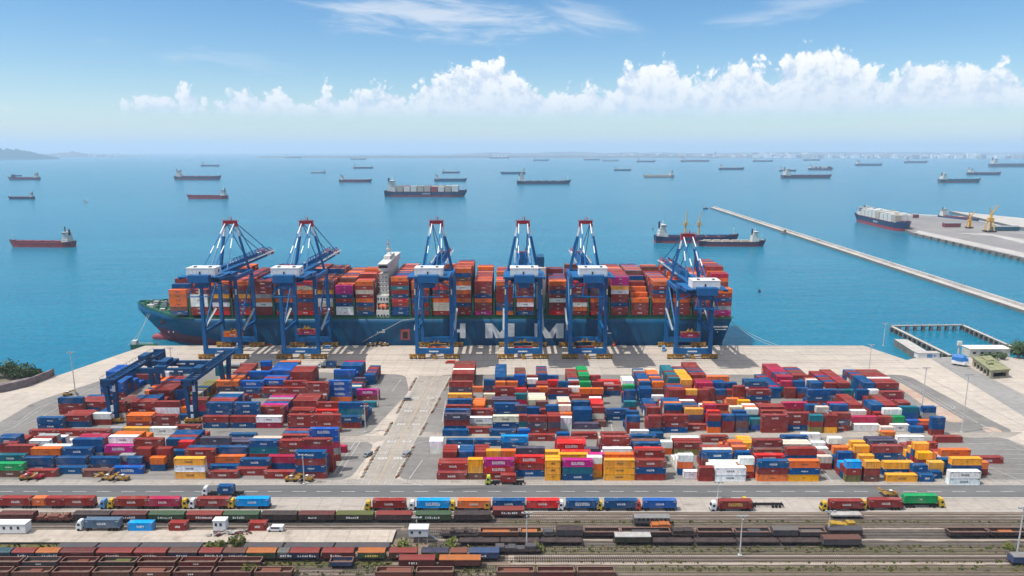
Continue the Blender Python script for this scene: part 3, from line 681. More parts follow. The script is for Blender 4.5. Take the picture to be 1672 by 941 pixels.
# order of the stacks in every row, counted from the central road
rowsd = {}
for k in placed + fills: rowsd.setdefault((k.block, k.row), []).append(k)
rowno = {}
for b in RAILY:
    for i, r_ in enumerate(sorted({k.row for k in placed + fills if k.block == b})): rowno[(b, r_)] = i + 1
for kk, v in rowsd.items():
    for i, k in enumerate(sorted(v, key=lambda k: abs(k.X - XR(k.Y)))): k.nth = i + 1
TW = ['ground-tier', 'second-tier', 'third-tier', 'fourth-tier', 'fifth-tier']
q7 = random.Random(21)
for k, t, c in allb:
    Lc, Z0 = k.L, t * TH_ + .06
    if c == '.': stuff_box(Lc, jit(k.src if getattr(k, 'src', '.') != '.' and q7.random() < .62 else q7.choice(POOL)), k.X, k.Y, Z0); continue
    if (id(k), t) not in IND: stuff_box(Lc, jit(c), k.X, k.Y, Z0); continue
    style = q7.choice([1, 1, 1, 2, 4, 0]) if Lc > 7 else q7.choice([2, 2, 1, 0])
    if c in 'mRB' and Lc > 7: style = 3
    mk = DMARK if c in 'wyeo' and style != 3 else WMARK
    o = put_box('shipping_container', Lc, jit(c), k.X + q7.uniform(-.06, .06), k.Y + q7.uniform(-.05, .05), Z0, style, 0, mk)
    row = 'front row' if rowno[(k.block, k.row)] == 1 else ORD[rowno[(k.block, k.row)]] + ' row'
    lab = f"{CN[c]} {'short ' if Lc < 7 else ''}container, {TW[t]}, {row}, {ORD[k.nth]} from road, {k.block} block"
    tag(o, lab, 'shipping container', k.block + ' container block')
tag(STUFF.build('yard_containers', P_ATT), kind='stuff')
# ------------------------------------------------------------------ container ship alongside the quay
SB = QY + 3.0                                                        # near side
sS = sc_at(563.0); BEAM = 61.0; SCY = SB + BEAM / 2
sx = lambda p: (p - CX) / sS                                         # picture x on the near side -> world X
XB, XS = (228 - CX) / (sS * .943), sx(1193.5)                        # bow tip (on the middle line), transom
DK = 17.8
HULLB = mat('hull_blue', (.001, .085, .185), .45, noise=.8, scale=.32, rgb2=(.001, .058, .13), stretch=(1, 1, .1), detail=6); HULLR = mat('boot_red', (.33, .07, .085), .6, noise=.6, scale=.2, rgb2=(.24, .05, .06)); DECKG = mat('deck_green', (.02, .13, .075), .6, noise=.6, scale=.4)
SHW = mat('ship_white', (.68, .66, .60), .5, noise=.5, scale=.3, rgb2=(.52, .49, .43)); GLASS = mat('window_dark', (.03, .04, .05), .2); BLACK = mat('black_paint', (.02, .02, .022), .6); RED = mat('signal_red', (.42, .025, .035), .5); ORG = mat('lifeboat_orange', (.75, .13, .03), .5); STEEL = mat('grey_steel', (.32, .33, .33), .5, .2)
ship = thing('container_ship', 'huge blue container ship with white HMM letters moored along the quay', 'container ship', (0, SCY, 0))
def hull_mesh(L0, L1, half, zk, zd, stations, red, name, bow=-1):
    pass
def half_at(x, z):
    """half breadth of the hull: fine bow with flare, full middle, slightly narrowed stern"""
    f = (z - WL) / (DK - WL); f = min(1.25, max(-.2, f))
    u = (x - XB)                                                       # distance from the bow tip
    stem = 19 * (1 - min(1, f)) if f < 1 else 0                 # raked stem
    u -= stem
    ent = 62 + 30 * (1 - min(1, f))
    if u <= 0: a = 0
    else: a = min(1, u / ent); a = (1 - (1 - a) ** (2.1 if f > .5 else 1.9)) 
    v = XS - x; b = 1 if v > 45 else 1 - .30 * (1 - v / 45) ** 2 * (1 - min(1, f)) * 2 - .03 * (1 - v / 45)
    return BEAM / 2 * a * max(.2, b)
def deck_z(x):
    u = x - XB
    return DK + (5.2 * (1 - min(1, u / 40)) ** .8 if u < 40 else 0)
hb = MB(); nst = 90; zs = [-7, -4.2, -1.5, 1, 3, 6, 9, 12, 15, 1]
xs = [XB + (XS - XB) * (i / nst) ** 1.5 for i in range(nst + 1)]
grid = []
zl = [-9, -5, -3, -1, .5, 1.6, 3, 5, 8, 11, 14.5, 1e9]
for x in xs:
    row = []
    for z in zl:
        z_ = deck_z(x) if z > 1e8 else min(z, deck_z(x) - .3)
        zst = WL + (1 - (x - XB) / 19) * (DK - WL) if x - XB < 19 else -99
        z_ = max(z_, min(zst, deck_z(x) - .05))
        row.append((x, half_at(x, z_), z_))
    grid.append(row)
nz_ = len(zl)
vs = []
for row in grid:
    for x, hw, z in row: vs.append((x, -max(hw, .05), z))
for row in grid:
    for x, hw, z in row: vs.append((x, max(hw, .05), z))
off = len(grid) * nz_
def redline(x): return 5.2 - (x - (XB + 14)) * .062
for i in range(nst):
    for j in range(nz_ - 1):
        a = i * nz_ + j
        zc = (grid[i][j][2] + grid[i][j + 1][2]) / 2; mm = 1 if zc < redline(xs[i]) else 0
        hb.f.append((a, a + nz_, a + nz_ + 1, a + 1)); hb.m.append(mm); hb.c.append(None)
        hb.f.append((off + a, off + a + 1, off + a + nz_ + 1, off + a + nz_)); hb.m.append(mm); hb.c.append(None)
    a = i * nz_ + nz_ - 1
    hb.f.append((a, a + nz_, off + a + nz_, off + a)); hb.m.append(2); hb.c.append(None)
for j in range(nz_ - 1):
    a = nst * nz_ + j; hb.f.append((a, off + a, off + a + 1, a + 1)); hb.m.append(0); hb.c.append(None)
hb.v = vs
ho_ = hb.build('hull', [HULLB, HULLR, DECKG], ship)
for p in ho_.data.polygons: p.use_smooth = abs(p.normal.z) < .7
# bulbous bow
bb = MB(); P = [(XB + 8, .3), (XB + 9.5, 2.0), (XB + 13, 3.1), (XB + 20, 3.9), (XB + 30, 4.5), (XB + 42, 4.6)]
for i in range(len(P) - 1): bb.cyl((P[i][0], 0, -2.8), (P[i + 1][0], 0, -2.8), P[i][1], P[i + 1][1], 14)
bb.build('bulbous_bow', HULLR, ship)
# letters H M M on the side
yl = -BEAM / 2 - .06
lt = MB()
def poly_y(pts, y0=yl - .08, y1=yl + .1):
    n = len(pts); vs = [(a, y0, b) for a, b in pts] + [(a, y1, b) for a, b in pts]
    lt.add(vs, [tuple(range(n)), tuple(range(2 * n - 1, n - 1, -1))] + [((i + 1) % n, i, n + i, n + (i + 1) % n) for i in range(n)])
z0, z1 = 4.4, 14.8; hgt = z1 - z0
xa, xb = sx(735.5), sx(760.3); st = (xb - xa) * .36
poly_y([(xa, z0), (xa + st, z0), (xa + st, z1), (xa, z1)]); poly_y([(xb - st, z0), (xb, z0), (xb, z1), (xb - st, z1)]); poly_y([(xa + st, z0 + hgt * .40), (xb - st, z0 + hgt * .40), (xb - st, z0 + hgt * .60), (xa + st, z0 + hgt * .60)])
LTM = mat('hull_letter', (.87, .87, .86), .6, noise=.5, scale=.3); lt.build('letter', LTM, ship)
for (p0, p1) in ((792.5, 840), (872.5, 920.2)):
    lt = MB(); a, b = sx(p0), sx(p1); wd = b - a; s_ = wd * .25
    poly_y([(a, z0), (a + s_, z0), (a + s_, z0 + hgt * .58), (a + s_ * .985, z1), (a, z1)]); poly_y([(b - s_, z0), (b, z0), (b, z1), (b - s_ * .985, z1), (b - s_, z0 + hgt * .58)])
    poly_y([(a + s_ * .98, z1 - .01), (a + s_, z0 + hgt * .52), (a + wd * .36, z0), (a + wd * .5, z0), (a + wd * .5, z0 + hgt * .36)])
    poly_y([(b - s_ * .98, z1 - .01), (a + wd * .5, z0 + hgt * .36), (a + wd * .5, z0), (b - wd * .36, z0), (b - s_, z0 + hgt * .52)])
    lt.build('letter', LTM, ship)
mk = MB()
for a, b, c, d in ((616, 617.5, 541.5, 543.5), (619, 629, 541.5, 543.5), (625, 629, 537.5, 541), (992, 998, 543, 545), (1163.5, 1176, 532, 534.5), (1177, 1187, 532, 534.5), (1166, 1185, 537, 538.5), (276, 277.5, 541, 543), (283.5, 285, 541, 543), (1170, 1171.5, 541, 543)):
    mk.box(sx(a), sx(b), yl - .05, yl + .1, (563 - d) / sS, (563 - c) / sS)
mk.build('draught_mark', SHW, ship)
pd = MB(); pd.box(sx(654.5), sx(669.5), -BEAM / 2 - .25, -BEAM / 2 + .1, 3.2, 10.8); pd.build('pilot_door', mat('door_red', (.38, .09, .085), .6, noise=.8, scale=.5), ship)
pd2 = MB(); pd2.box(sx(658), sx(666), -BEAM / 2 - .3, -BEAM / 2, 4.2, 9, 0); pd2.build('door_opening', BLACK, ship)
an = MB(); ax = sx(246) + 3
for s in (-1, 1):
    ay = s * (half_at(ax + 2, 13) + .6); an.bar((ax + 1.5, ay, 16), (ax, ay, 12.6), .9, .9); an.bar((ax - 1.2, ay - .8, 12.2), (ax + 1.2, ay + .8, 12.4), 1.1, 1.3)
an.build('anchor', mat('anchor_brown', (.10, .04, .05), .8), ship)
# deck edge, hatches, lashing bridges
de = MB(); de.box(XB + 62, XS, -BEAM / 2 + .02, -BEAM / 2 + .3, DK, DK + 1.1); de.box(XB + 62, XS, BEAM / 2 - .3, BEAM / 2 - .02, DK, DK + 1.1)
for x in range(int(XB + 62), int(XS), 4): de.box(x, x + .3, -BEAM / 2 + .02, -BEAM / 2 + .4, DK + 1.1, DK + 2.8); de.box(x + 1.6, x + 2.4, -BEAM / 2 + .05, -BEAM / 2 + .25, DK + 1.1, DK + 1.9)
de.box(XB + 60, XS - 2, -BEAM / 2 + 1.6, BEAM / 2 - 1.6, DK, DK + 2.6)
de.build('hatch_coaming', DECKG, ship)
# forecastle gear
fc = MB(); q = random.Random(3)
for _ in range(90):
    x = XB + q.uniform(6, 56); hw = half_at(x, 20) * .85; y = q.uniform(-hw, hw); z = deck_z(x); h = q.uniform(.5, 2.0); a = q.uniform(.4, 2.2)
    fc.box(x - a, x + a, y - a * .6, y + a * .6, z - .3, z + h, q.choice([0, 0, 0, 1, 2]))
for i in range(24):                                                    # bulwark
    x0_, x1_ = XB + 1 + i * 2.2, XB + 1 + (i + 1) * 2.2
    for s in (-1, 1): fc.bar((x0_, s * half_at(x0_, 21), deck_z(x0_) + .5), (x1_, s * half_at(x1_, 21), deck_z(x1_) + .5), .25, 1.3)
fc.cyl((sx(284), -6, DK), (sx(284), -6, DK + 25), .4, .25); fc.box(sx(284) - 1, sx(284) + 1, -7, -5, DK + 18, DK + 18.4)
fc.add([(sx(258), -14, DK + 2.6), (sx(280), -16, DK + 2.0), (sx(280), 4, DK + 2.0), (sx(262), 3, DK + 2.6)], [(0, 1, 2, 3)], 2)
fc.build('foredeck_gear', [DECKG, SHW, STEEL], ship)
for i in range(2):
    wm = MB(); wm.cyl((XB + 22, -4 + i * 8 - 1.2, DK + 6), (XB + 22, -4 + i * 8 + 1.2, DK + 6), 1.2, n=12); wm.box(XB + 20.5, XB + 23.5, -5.4 + i * 8, -2.6 + i * 8, DK + 3, DK + 5.6); wm.build('mooring_winch', STEEL, ship)

# deckhouse
dh = MB(); xa, xb = sx(616), sx(637)
W0 = DK + 2
dh.box(xa + 2.4, xb - .6, -BEAM / 2 + 12, BEAM / 2 - 12, W0, 54); dh.box(xa + 2.2, xa + 8.2, -BEAM / 2 + 3, BEAM / 2 - 3, 50.5, 55)
dh.box(sx(616), sx(637), -BEAM / 2 + .6, -BEAM / 2 + 12, W0 - 2.5, W0 + 4); dh.box(sx(617), sx(636), -BEAM / 2 + 2, -BEAM / 2 + 12, W0 + 8.8, W0 + 14); dh.box(sx(620.5), sx(635), -BEAM / 2 + 6, -BEAM / 2 + 12, W0 + 14, 48)
dh.box(sx(617), sx(637), -BEAM / 2 + 8, -BEAM / 2 + 12, W0 + 4, W0 + 9)
for k in range(4): dh.box(sx(617) + k * 2.7, sx(617) + k * 2.7 + .4, -BEAM / 2 + .8, -BEAM / 2 + 1.2, W0 + 4, W0 + 8.8)
dh.box(xa + 1.8, xb - .4, -BEAM / 2 + 1.2, BEAM / 2 - 1.2, 55, 55.5); dh.box(xa + 2.6, xa + 7, -10, 10, 55.5, 58)
for z in range(24, 52, 3): dh.box(xa + 1.2, xb - .3, -BEAM / 2 + 5.6, -BEAM / 2 + 6.4, z, z + .25)
dho = dh.build('deckhouse', SHW, ship)
wi = MB()
wi.box(xa + 2.1, xa + 8.3, -BEAM / 2 + 2.94, -BEAM / 2 + 3.1, 52.4, 54.2); wi.box(xa + 2.1, xa + 2.26, -BEAM / 2 + 3.5, BEAM / 2 - 3.5, 52.4, 54.2)
for z in range(27, 47, 3):
    for k in range(3): wi.box(sx(620) + k * 2.1, sx(620) + k * 2.1 + .9, -BEAM / 2 + 5.93, -BEAM / 2 + 6.1, z, z + 1)
for k in range(4): wi.box(sx(618) + k * 2, sx(618) + k * 2 + 1, -BEAM / 2 + .54, -BEAM / 2 + .7, W0 - .5, W0 + 1); wi.box(sx(618) + k * 2, sx(618) + k * 2 + .9, -BEAM / 2 + 1.94, -BEAM / 2 + 2.1, W0 + 10.5, W0 + 12.3)
wi.build('window', GLASS, dho)
lb = MB(); lx0, lx1 = sx(618), sx(634)
lb.cyl((lx0, -BEAM / 2 + 3, W0 + 6.2), (lx0 + 2, -BEAM / 2 + 3, W0 + 6.4), .7, 1.6, 10); lb.cyl((lx0 + 2, -BEAM / 2 + 3, W0 + 6.4), (lx1 - 1.5, -BEAM / 2 + 3, W0 + 6.4), 1.6, 1.6, 10); lb.cyl((lx1 - 1.5, -BEAM / 2 + 3, W0 + 6.4), (lx1, -BEAM / 2 + 3, W0 + 6.4), 1.6, .9, 10); lb.box(lx1 - 3.5, lx1 - 1.5, -BEAM / 2 + 2.2, -BEAM / 2 + 3.8, W0 + 7.5, W0 + 8.6)
tag(lb.build('lifeboat', ORG), 'orange covered lifeboat hung beside the white ship deckhouse', 'lifeboat'); bpy.data.objects['lifeboat'].location = (0, SCY, 0)
ms = MB(); mx_ = (xa + xb) / 2
ms.bar((mx_ - 1.2, 0, 58), (mx_, 0, 69), .5); ms.bar((mx_ + 1.2, 0, 58), (mx_, 0, 69), .5); ms.bar((mx_, -3, 64), (mx_, 3, 64), .4); ms.bar((mx_, -2, 67), (mx_, 2, 67), .3); ms.cyl((mx_ + 3, -6, 55), (mx_ + 3, -6, 63), .2); ms.box(mx_ - 1.5, mx_ + 1.5, -1.5, 1.5, 61, 62.2)
ms.build('radar_mast', SHW, ship); r_ = MB().box(mx_ - .4, mx_ + .4, -2.2, 2.2, 65, 65.6).build('radar_scanner', RED, bpy.data.objects['radar_mast'])
fn = MB(); fn.box(sx(876) , sx(892), -12, 12, W0, 50); fn.build('funnel_casing', SHW, ship); MB().box(sx(878), sx(890), -8, 8, 50, 57).build('funnel', HULLB, ship)

# containers on deck, seen bays from bow to stern: left picture edge, colours of the outer row from the deck up
BAYS = [(281.5,'bnoooo'),(315.5,'rrwwwr'),(350.5,'Rrwpybpo'),(385,'Rrbrypro'),(419.5,'rrwogrrr'),(453,'rbboprbr'),(486,'RrrbroeR'),(519.5,'rrewbyrn'),(550.7,'wwbrbmm'),(583.5,'bnborero'),
        (641,'bbrRbrtro'),(674,'rprbrroo'),(707.5,'reeorpRo'),(741.8,'rrborowonbo'),(775.5,'mrrobrrr'),(810,'obprrrro'),(843.3,'brworrrr'),(896.3,'Rrrwrbro'),(930,'rowrbrrR'),(963,'RrrornrR'),
        (996.5,'rrbrrwymm'),(1029.3,'rrro'),(1063.5,'rrrorbro'),(1097,'rrrorbro'),(1130,'rbrorbr'),(1163.7,'kmgrbro')]
NR = 23; DS = MB(); zb = DK + 2.7; CLn = 11.75
hts = {}
pq = random.Random(11)
nship = 0
for bi, (p0, cs) in enumerate(BAYS):
    X = sx(p0) + CLn / 2; nb = len(cs); zbb = zb if bi < 25 else DK - .5
    if bi == 25: zbb = DK + .3
    hw = min(BEAM / 2 - .6, half_at(X - CLn / 2, DK) - .6 if bi < 3 else 99)
    h = nb; prev = nb
    for rr in range(NR):
        y = -BEAM / 2 + .9 + BW / 2 + rr * 2.56
        if abs(y) + BW / 2 > hw + .5: 
            if not (bi < 2 and rr == 0): continue
        if rr == 0:
            for t, c in enumerate(cs):
                style = pq.choice([1, 2, 2, 4, 0])
                if bi == 0 and c == 'o': style = 1
                o = put_box('deck_container', CLn, jit(c), X, SCY + y, zbb + t * TH_, style, 0, DMARK if c in 'wgeoy' else WMARK); nship += 1
                tag(o, f"{CN[c]} {TW[t] if t < 5 else ORD[t+1] + '-tier'} box of the {ORD[bi + 1]} stack counted from the ship's bow", 'deck container', 'containers along the side of the ship')
            continue
        # further rows: heights as the visible roofs suggest
        if bi in (0, 1): h = [nb, nb, 7, 7, 8, 8][min(rr, 5)] if bi == 0 else [6, 6, 7, 8, 8, 9][min(rr, 5)]
        elif bi == 13: h = 11 if rr < 9 else 10
        elif bi == 21: h = 4 + min(5, rr // 2)
        elif bi == 25: h = 7 if rr < 4 else (10 if rr < 9 else 11)
        elif rr % 4 == 1: h = min(9, max(8, nb + pq.choice([0, 0, 1]))) if rr > 3 else nb
        if rr in (1,) and bi not in (0, 1, 21, 25): h = nb
        low = max(0, min(h, prev) - 2)
        if low: stuff_box(CLn, jit(pq.choice('rrbnp')), X, SCY + y, zbb, low, DS)
        for t in range(low, h): stuff_box(CLn, jit(pq.choice('rrrrroobbpnrork' if rr < 14 else 'rrroorrpnbr')), X, SCY + y, zbb + t * TH_, 1, DS)
        prev = h
tag(DS.build('deck_containers', P_ATT), kind='stuff')
lbm = MB()
for bi, (p0, cs) in enumerate(BAYS):
    X = sx(p0) - 1.15
    if bi in (10,): pass
    for rr in range(0, NR + 1, 3):
        y = -BEAM / 2 + .7 + rr * 2.56
        if abs(y) > half_at(X, DK) - .3: continue
        lbm.box(X - .45, X + .45, y - .2, y + .2, DK, DK + 14.5)
    hw = min(BEAM / 2 - .6, half_at(X, DK) - .5)
    for z in (DK + 5.2, DK + 8.1, DK + 11, DK + 14): lbm.box(X - .55, X + .55, -hw, hw, z, z + .25)
    lbm.box(X - .6, X + .6, -hw - .05, -hw + .25, DK, DK + 14.2)
lbm.build('lashing_bridge', DECKG, ship)
# accommodation ladder along the side, mooring lines
gl = MB(); gl.bar((sx(592), -BEAM / 2 - 1.0, 2.0), (sx(658), -BEAM / 2 - .8, 17), .8, .35); gl.bar((sx(658), -BEAM / 2 - .8, 17.1), (sx(681), -BEAM / 2 - .7, 18.3), .9, .4)
for k in range(18):
    f = k / 17; p = Vector((sx(592), -BEAM / 2 - 1.0, 2.0)).lerp(Vector((sx(658), -BEAM / 2 - .8, 17)), f); gl.box(p.x - .05, p.x + .05, p.y - .45, p.y - .38, p.z, p.z + 1)
gl.build('gangway', STEEL, ship)
ROPE = mat('mooring_rope', (.42, .42, .38), .9)
for i, (a, b_, lab) in enumerate((((XB + 14, SCY - 8, 19), (at(207, 566).x, QY - 1, .5), 'mooring line sagging from the bow over open water'), ((XB + 10, SCY - 3, 20), (at(216, 566).x, QY - 1, .5), 'second mooring line from the ship bow to the quay end'),
                             ((XS, SCY - 22, 16), (at(1262, 566).x, QY - 1, .5), 'mooring line from the stern to the quay on the right'), ((XS, SCY - 10, 16), (at(1272, 566).x, QY - 1, .5), 'longer mooring line from the stern to the far bollard'))):
    rp = MB(); a, b_ = Vector(a), Vector(b_); prev = a
    for k in range(1, 13):
        f = k / 12; p = a.lerp(b_, f); p.z -= 2.5 * 4 * f * (1 - f); rp.cyl(prev, p, .14, n=5); prev = p
    tag(rp.build('mooring_line', ROPE), lab, 'mooring line', 'mooring lines of the blue ship')
# ------------------------------------------------------------------ ship-to-shore cranes
CB = mat('crane_blue', (.001, .115, .31), .45, noise=.5, scale=.35, rgb2=(.001, .085, .235)); CW = mat('crane_white', (.74, .74, .73), .5); CR = mat('crane_red', (.40, .02, .035), .5); CY_ = mat('bogie_yellow', (.52, .29, .035), .6, noise=1.2, scale=1.4, rgb2=(.24, .10, .03)); CG = mat('crane_grey', (.36, .38, .38), .5)
TYRE = mat('tyre', (.02, .02, .02), .9); CON_W = mat('house_white', (.80, .79, .77), .5, noise=.5, scale=.6, rgb2=(.62, .6, .57))
LSY, WSY = at(0, 586.0).y, at(0, 566.3).y; GA = WSY - LSY
def sts_crane(label, X, dz=0.0, outreach=66.0, spread_z=None, spread_y=None, nudge=0):
    t = thing('quay_crane', label, 'quay crane', (X, LSY, 0), 0, 'ship-to-shore cranes along the quay')
    W = 11.0; ZG = 54.0 + dz; ZA = 86.0 + dz * 1.15                      # half width between legs, girder level, apex
    for s in (-1, 1):
        for y in (0, GA):
            lg = MB(); lg.bar((s * W, y, 3.6), (s * W, y, 30), 2.2, 2.5, w2=1.9, h2=2.2); lg.bar((s * W, y, 30), (s * (W - .2), y, ZG - 1), 1.9, 2.2, w2=1.7, h2=1.9)
            lg.build('leg', CB, t)
        b = MB(); b.bar((s * W, 0, 17.5), (s * W, GA, 17.5), 1.2, 2.0); b.build('portal_beam', CB, t)
        b = MB(); b.bar((s * W, -1, ZG - 2), (s * W, GA + 1, ZG - 2), 1.6, 2.4); b.build('upper_tie_beam', CB, t)
        b = MB(); b.cyl((s * W, 1.2, 19), (s * (W - .1), GA - 1.2, ZG - 3.5), .55, n=8); b.build('diagonal_brace', CB, t)
        st = MB(); p, q = Vector((s * (W + 1.7), 3, 18)), Vector((s * (W + 1.7), GA - 4, 27.5)); st.bar(p, q, 1.1, .3)
        for k in range(13):
            c_ = p.lerp(q, k / 12); st.box(c_.x - .55, c_.x - .48, c_.y - .05, c_.y + .05, c_.z, c_.z + 1.1)
        st.bar(p + Vector((-.5, 0, 1.1)), q + Vector((-.5, 0, 1.1)), .08); st.build('stairway', CG, t)
    for y in (0, GA):
        b = MB(); b.box(-W - 1.2, W + 1.2, y - 1.1, y + 1.1, 3.6, 6.8)
        if y == 0: b.box(-3.5, 2.5, y - 1.16, y - 1.05, 4.7, 5.6, 1)
        b.build('sill_beam', [CB, CON_W], t)
        b = MB(); b.bar((-W, y, ZG - 2), (W, y, ZG - 2), 1.9, 2.6); b.build('cross_beam', CB, t)
        for s in (-1, 1):                                              # travelling gear
            bg_ = MB()
            bg_.box(s * W - 5.2, s * W + 5.2, y - .55, y + .55, 2.3, 3.1); bg_.box(s * W - 1, s * W + 1, y - .7, y + .7, 3.0, 3.7)
            for e in (-2.7, 2.7):
                bg_.box(s * W + e - 2.3, s * W + e + 2.3, y - .75, y + .75, 1.3, 2.0); bg_.box(s * W + e - .5, s * W + e + .5, y - .6, y + .6, 1.9, 2.4)
                for u in (-1.5, 1.5): bg_.box(s * W + e + u - .9, s * W + e + u + .9, y - .9, y + .9, .75, 1.35); bg_.box(s * W + e + u - .3, s * W + e + u + .3, y - 1.5, y - .8, 1.0, 1.9)
            bgo = bg_.build('bogie', CY_, t)
            wh = MB()
            for e in range(8): wh.cyl((s * W - 4.6 + e * 1.31, y - .3, .5), (s * W - 4.6 + e * 1.31, y + .3, .5), .48, n=10)
            wh.build('wheel', BLACK, bgo)
    cab_ = MB(); cab_.box(-.9, .9, -.5, .5, .4, 3.2); cab_.cyl((0, -1.5, 1.3), (0, 1.0, 1.3), 1.25, n=14, m=0); cab_.build('cable_reel', CY_, t)
    # twin box girder: back reach, main span and boom
    gd = MB()
    for s in (-1, 1):
        gd.box(s * 3.6 - .75, s * 3.6 + .75, -26, GA + 2, ZG, ZG + 3.0)
        for y in range(-26, int(GA) + 2, 3): gd.box(s * 5.0 - .04, s * 5.0 + .04, y, y + .08, ZG + 3, ZG + 4.1)
        gd.box(s * 5.0 - .7, s * 5.0 + .7, -26, GA + 2, ZG + 2.8, ZG + 2.95); gd.box(s * 5.05 - .04, s * 5.05 + .04, -26, GA + 2, ZG + 4.0, ZG + 4.1)
    for y in (-25, -14, -4, 8, 20, GA): gd.bar((-3.6, y, ZG + 1.5), (3.6, y, ZG + 1.5), 1.2, 1.6)
    gd.build('girder', CB, t)
    bm = MB(); y0, y1 = GA + 2.4, GA + outreach; nseg = 11
    for s in (-1, 1):
        bm.box(s * 3.4 - .65, s * 3.4 + .65, y0, y1 - 14, ZG + .2, ZG + 2.8); bm.box(s * 3.4 - .65, s * 3.4 + .65, y1 - 14, y1 - 6, ZG + .2, ZG + 2.8, 1); bm.box(s * 3.4 - .65, s * 3.4 + .65, y1 - 6, y1, ZG + .2, ZG + 2.8, 2)
        bm.box(s * 4.9 - .6, s * 4.9 + .6, y0, y1, ZG + 2.6, ZG + 2.75, 3)
        for k in range(24): bm.box(s * 5.4 - .04, s * 5.4 + .04, y0 + k * 2.6, y0 + k * 2.6 + .08, ZG + 2.7, ZG + 3.8, 1 if k > 17 else 0)
        bm.bar((s * 5.4, y0, ZG + 3.8), (s * 5.4, y1, ZG + 3.8), .1, .1, 3)
        for k in range(nseg):
            a = y0 + (y1 - y0) * k / nseg; b = y0 + (y1 - y0) * (k + .5) / nseg; c = y0 + (y1 - y0) * (k + 1) / nseg
            bm.bar((s * 3.4, a, ZG + 2.8), (s * 2.2, b, ZG + 5.6), .32, .32, 0 if k < 8 else 2); bm.bar((s * 2.2, b, ZG + 5.6), (s * 3.4, c, ZG + 2.8), .32, .32, 0 if k < 8 else 2)
        bm.bar((s * 2.2, y0, ZG + 5.6), (s * 2.2, y1 - 3, ZG + 5.6), .4, .4)
    for k in range(nseg + 1): bm.bar((-3.4, y0 + (y1 - y0) * k / nseg, ZG + 1.4), (3.4, y0 + (y1 - y0) * k / nseg, ZG + 1.4), .7, 1.0, 2 if k == nseg else 0)
    bm.build('boom', [CB, CW, CR, CG], t)
    # A-frame and apex
    yA = GA - 2
    for s in (-1, 1):
        af = MB(); top, bot = Vector((s * 3.4, yA, ZA - 2.5)), Vector((s * 9.4, GA, ZG - .5)); m1 = top.lerp(bot, .27)
        af.bar(top, m1, 1.15, 1.15, 1); af.bar(m1, bot, 1.3, 1.4, 0, 1.6, 1.6)
        af.build('mast_leg', [CB, CW], t)
        bs = MB(); top, bot = Vector((s * 2.9, yA - .5, ZA - 2)), Vector((s * 3.5, -17, ZG + 3)); P = [top.lerp(bot, f) for f in (0, .22, .46, .60, 1)]
        for k, mm in enumerate((1, 0, 1, 0)): bs.bar(P[k], P[k + 1], .5, .5, mm)
        bs.build('backstay', [CB, CW], t)
        bs = MB(); top, bot = Vector((s * 3.0, yA - .8, ZA - 2.6)), Vector((s * 5.5, 1, ZG + 1)); P = [top.lerp(bot, f) for f in (0, .3, .5, .62, 1)]
        for k, mm in enumerate((0, 1, 0, 0)): bs.bar(P[k], P[k + 1], .55, .55, mm)
        bs.build('mast_strut', [CB, CW], t)
        for yy in (y0 + (y1 - y0) * .42, y0 + (y1 - y0) * .88):
            fs = MB(); fs.bar((s * 3.0, yA + .6, ZA - 1.6), (s * 3.3, yy, ZG + 3), .42, .42); fs.build('forestay', CB, t)
    ap = MB(); ap.box(-4.3, 4.3, yA - 1.2, yA + 1.2, ZA - 2.6, ZA - .4); ap.box(-5.2, 5.2, yA - 1.7, yA + 1.7, ZA - .6, ZA - .4)
    for s in (-1, 1): ap.box(s * 3.6 - .9, s * 3.6 + .9, yA - 1.3, yA + 1.3, ZA - 4.2, ZA - 2.5)
    for k in range(-5, 6, 2): ap.box(k * .95 - .05, k * .95 + .05, yA - 1.65, yA - 1.55, ZA - .4, ZA + .8)
    ap.box(-5.2, 5.2, yA - 1.65, yA - 1.57, ZA + .7, ZA + .8); ap.cyl((-.6, yA, ZA - .4), (-.6, yA, ZA + 2.6), .12); ap.cyl((.9, yA, ZA - .4), (.9, yA, ZA + 2.0), .3, .3)
    ap.build('apex', CR, t)
    # machinery house and its platform
    mh = MB(); hx = 8.3
    mh.box(-hx, hx, -23, -13.5, ZG + 3.6, ZG + 8.1); mh.box(-hx - .15, hx + .15, -23.15, -13.35, ZG + 8.1, ZG + 8.4)
    for k in range(-3, 4): mh.box(k * 2.45 - .08, k * 2.45 + .08, -23.12, -13.4, ZG + 3.6, ZG + 8.35)
    mho = mh.build('machinery_house', CON_W, t)
    vb = MB(); vb.box(-1.0, .2, -23.1, -22.95, ZG + 4.6, ZG + 6.3); vb.cyl((hx - .05, -17, ZG + 6), (hx + .1, -17, ZG + 6), .9, n=12)
    for k in (-5, 4): vb.box(k, k + 1.6, -21, -19, ZG + 8.38, ZG + 9.0)
    vb.build('vent', GLASS, mho)
    pf = MB(); pf.box(-12.3, 12.3, -25.5, -8, ZG + 2.9, ZG + 3.5); pf.box(-12.0, 12.0, -9, 2, ZG + .2, ZG + 2.4); pf.box(-6, 6, -27.5, -22.8, ZG + .2, ZG + 4.6)
    for s in (-1, 1):
        pf.bar((s * 11, 0, ZG + .5), (s * 12, -25, ZG + 2.5), .8, 1.2); pf.bar((s * W, 0, ZG - 8), (s * 4.5, -20, ZG + .4), .7, .7)
    for k in range(-6, 7): pf.box(k * 2 - .05, k * 2 + .05, -25.5, -25.4, ZG + 3.5, ZG + 4.7)
    pf.box(-12.3, 12.3, -25.5, -25.42, ZG + 4.6, ZG + 4.7)
    pf.build('platform', CB, t)
    # landside hanging maintenance gear below the back reach
    hg = MB(); q = random.Random(int(X * 7) + 5)
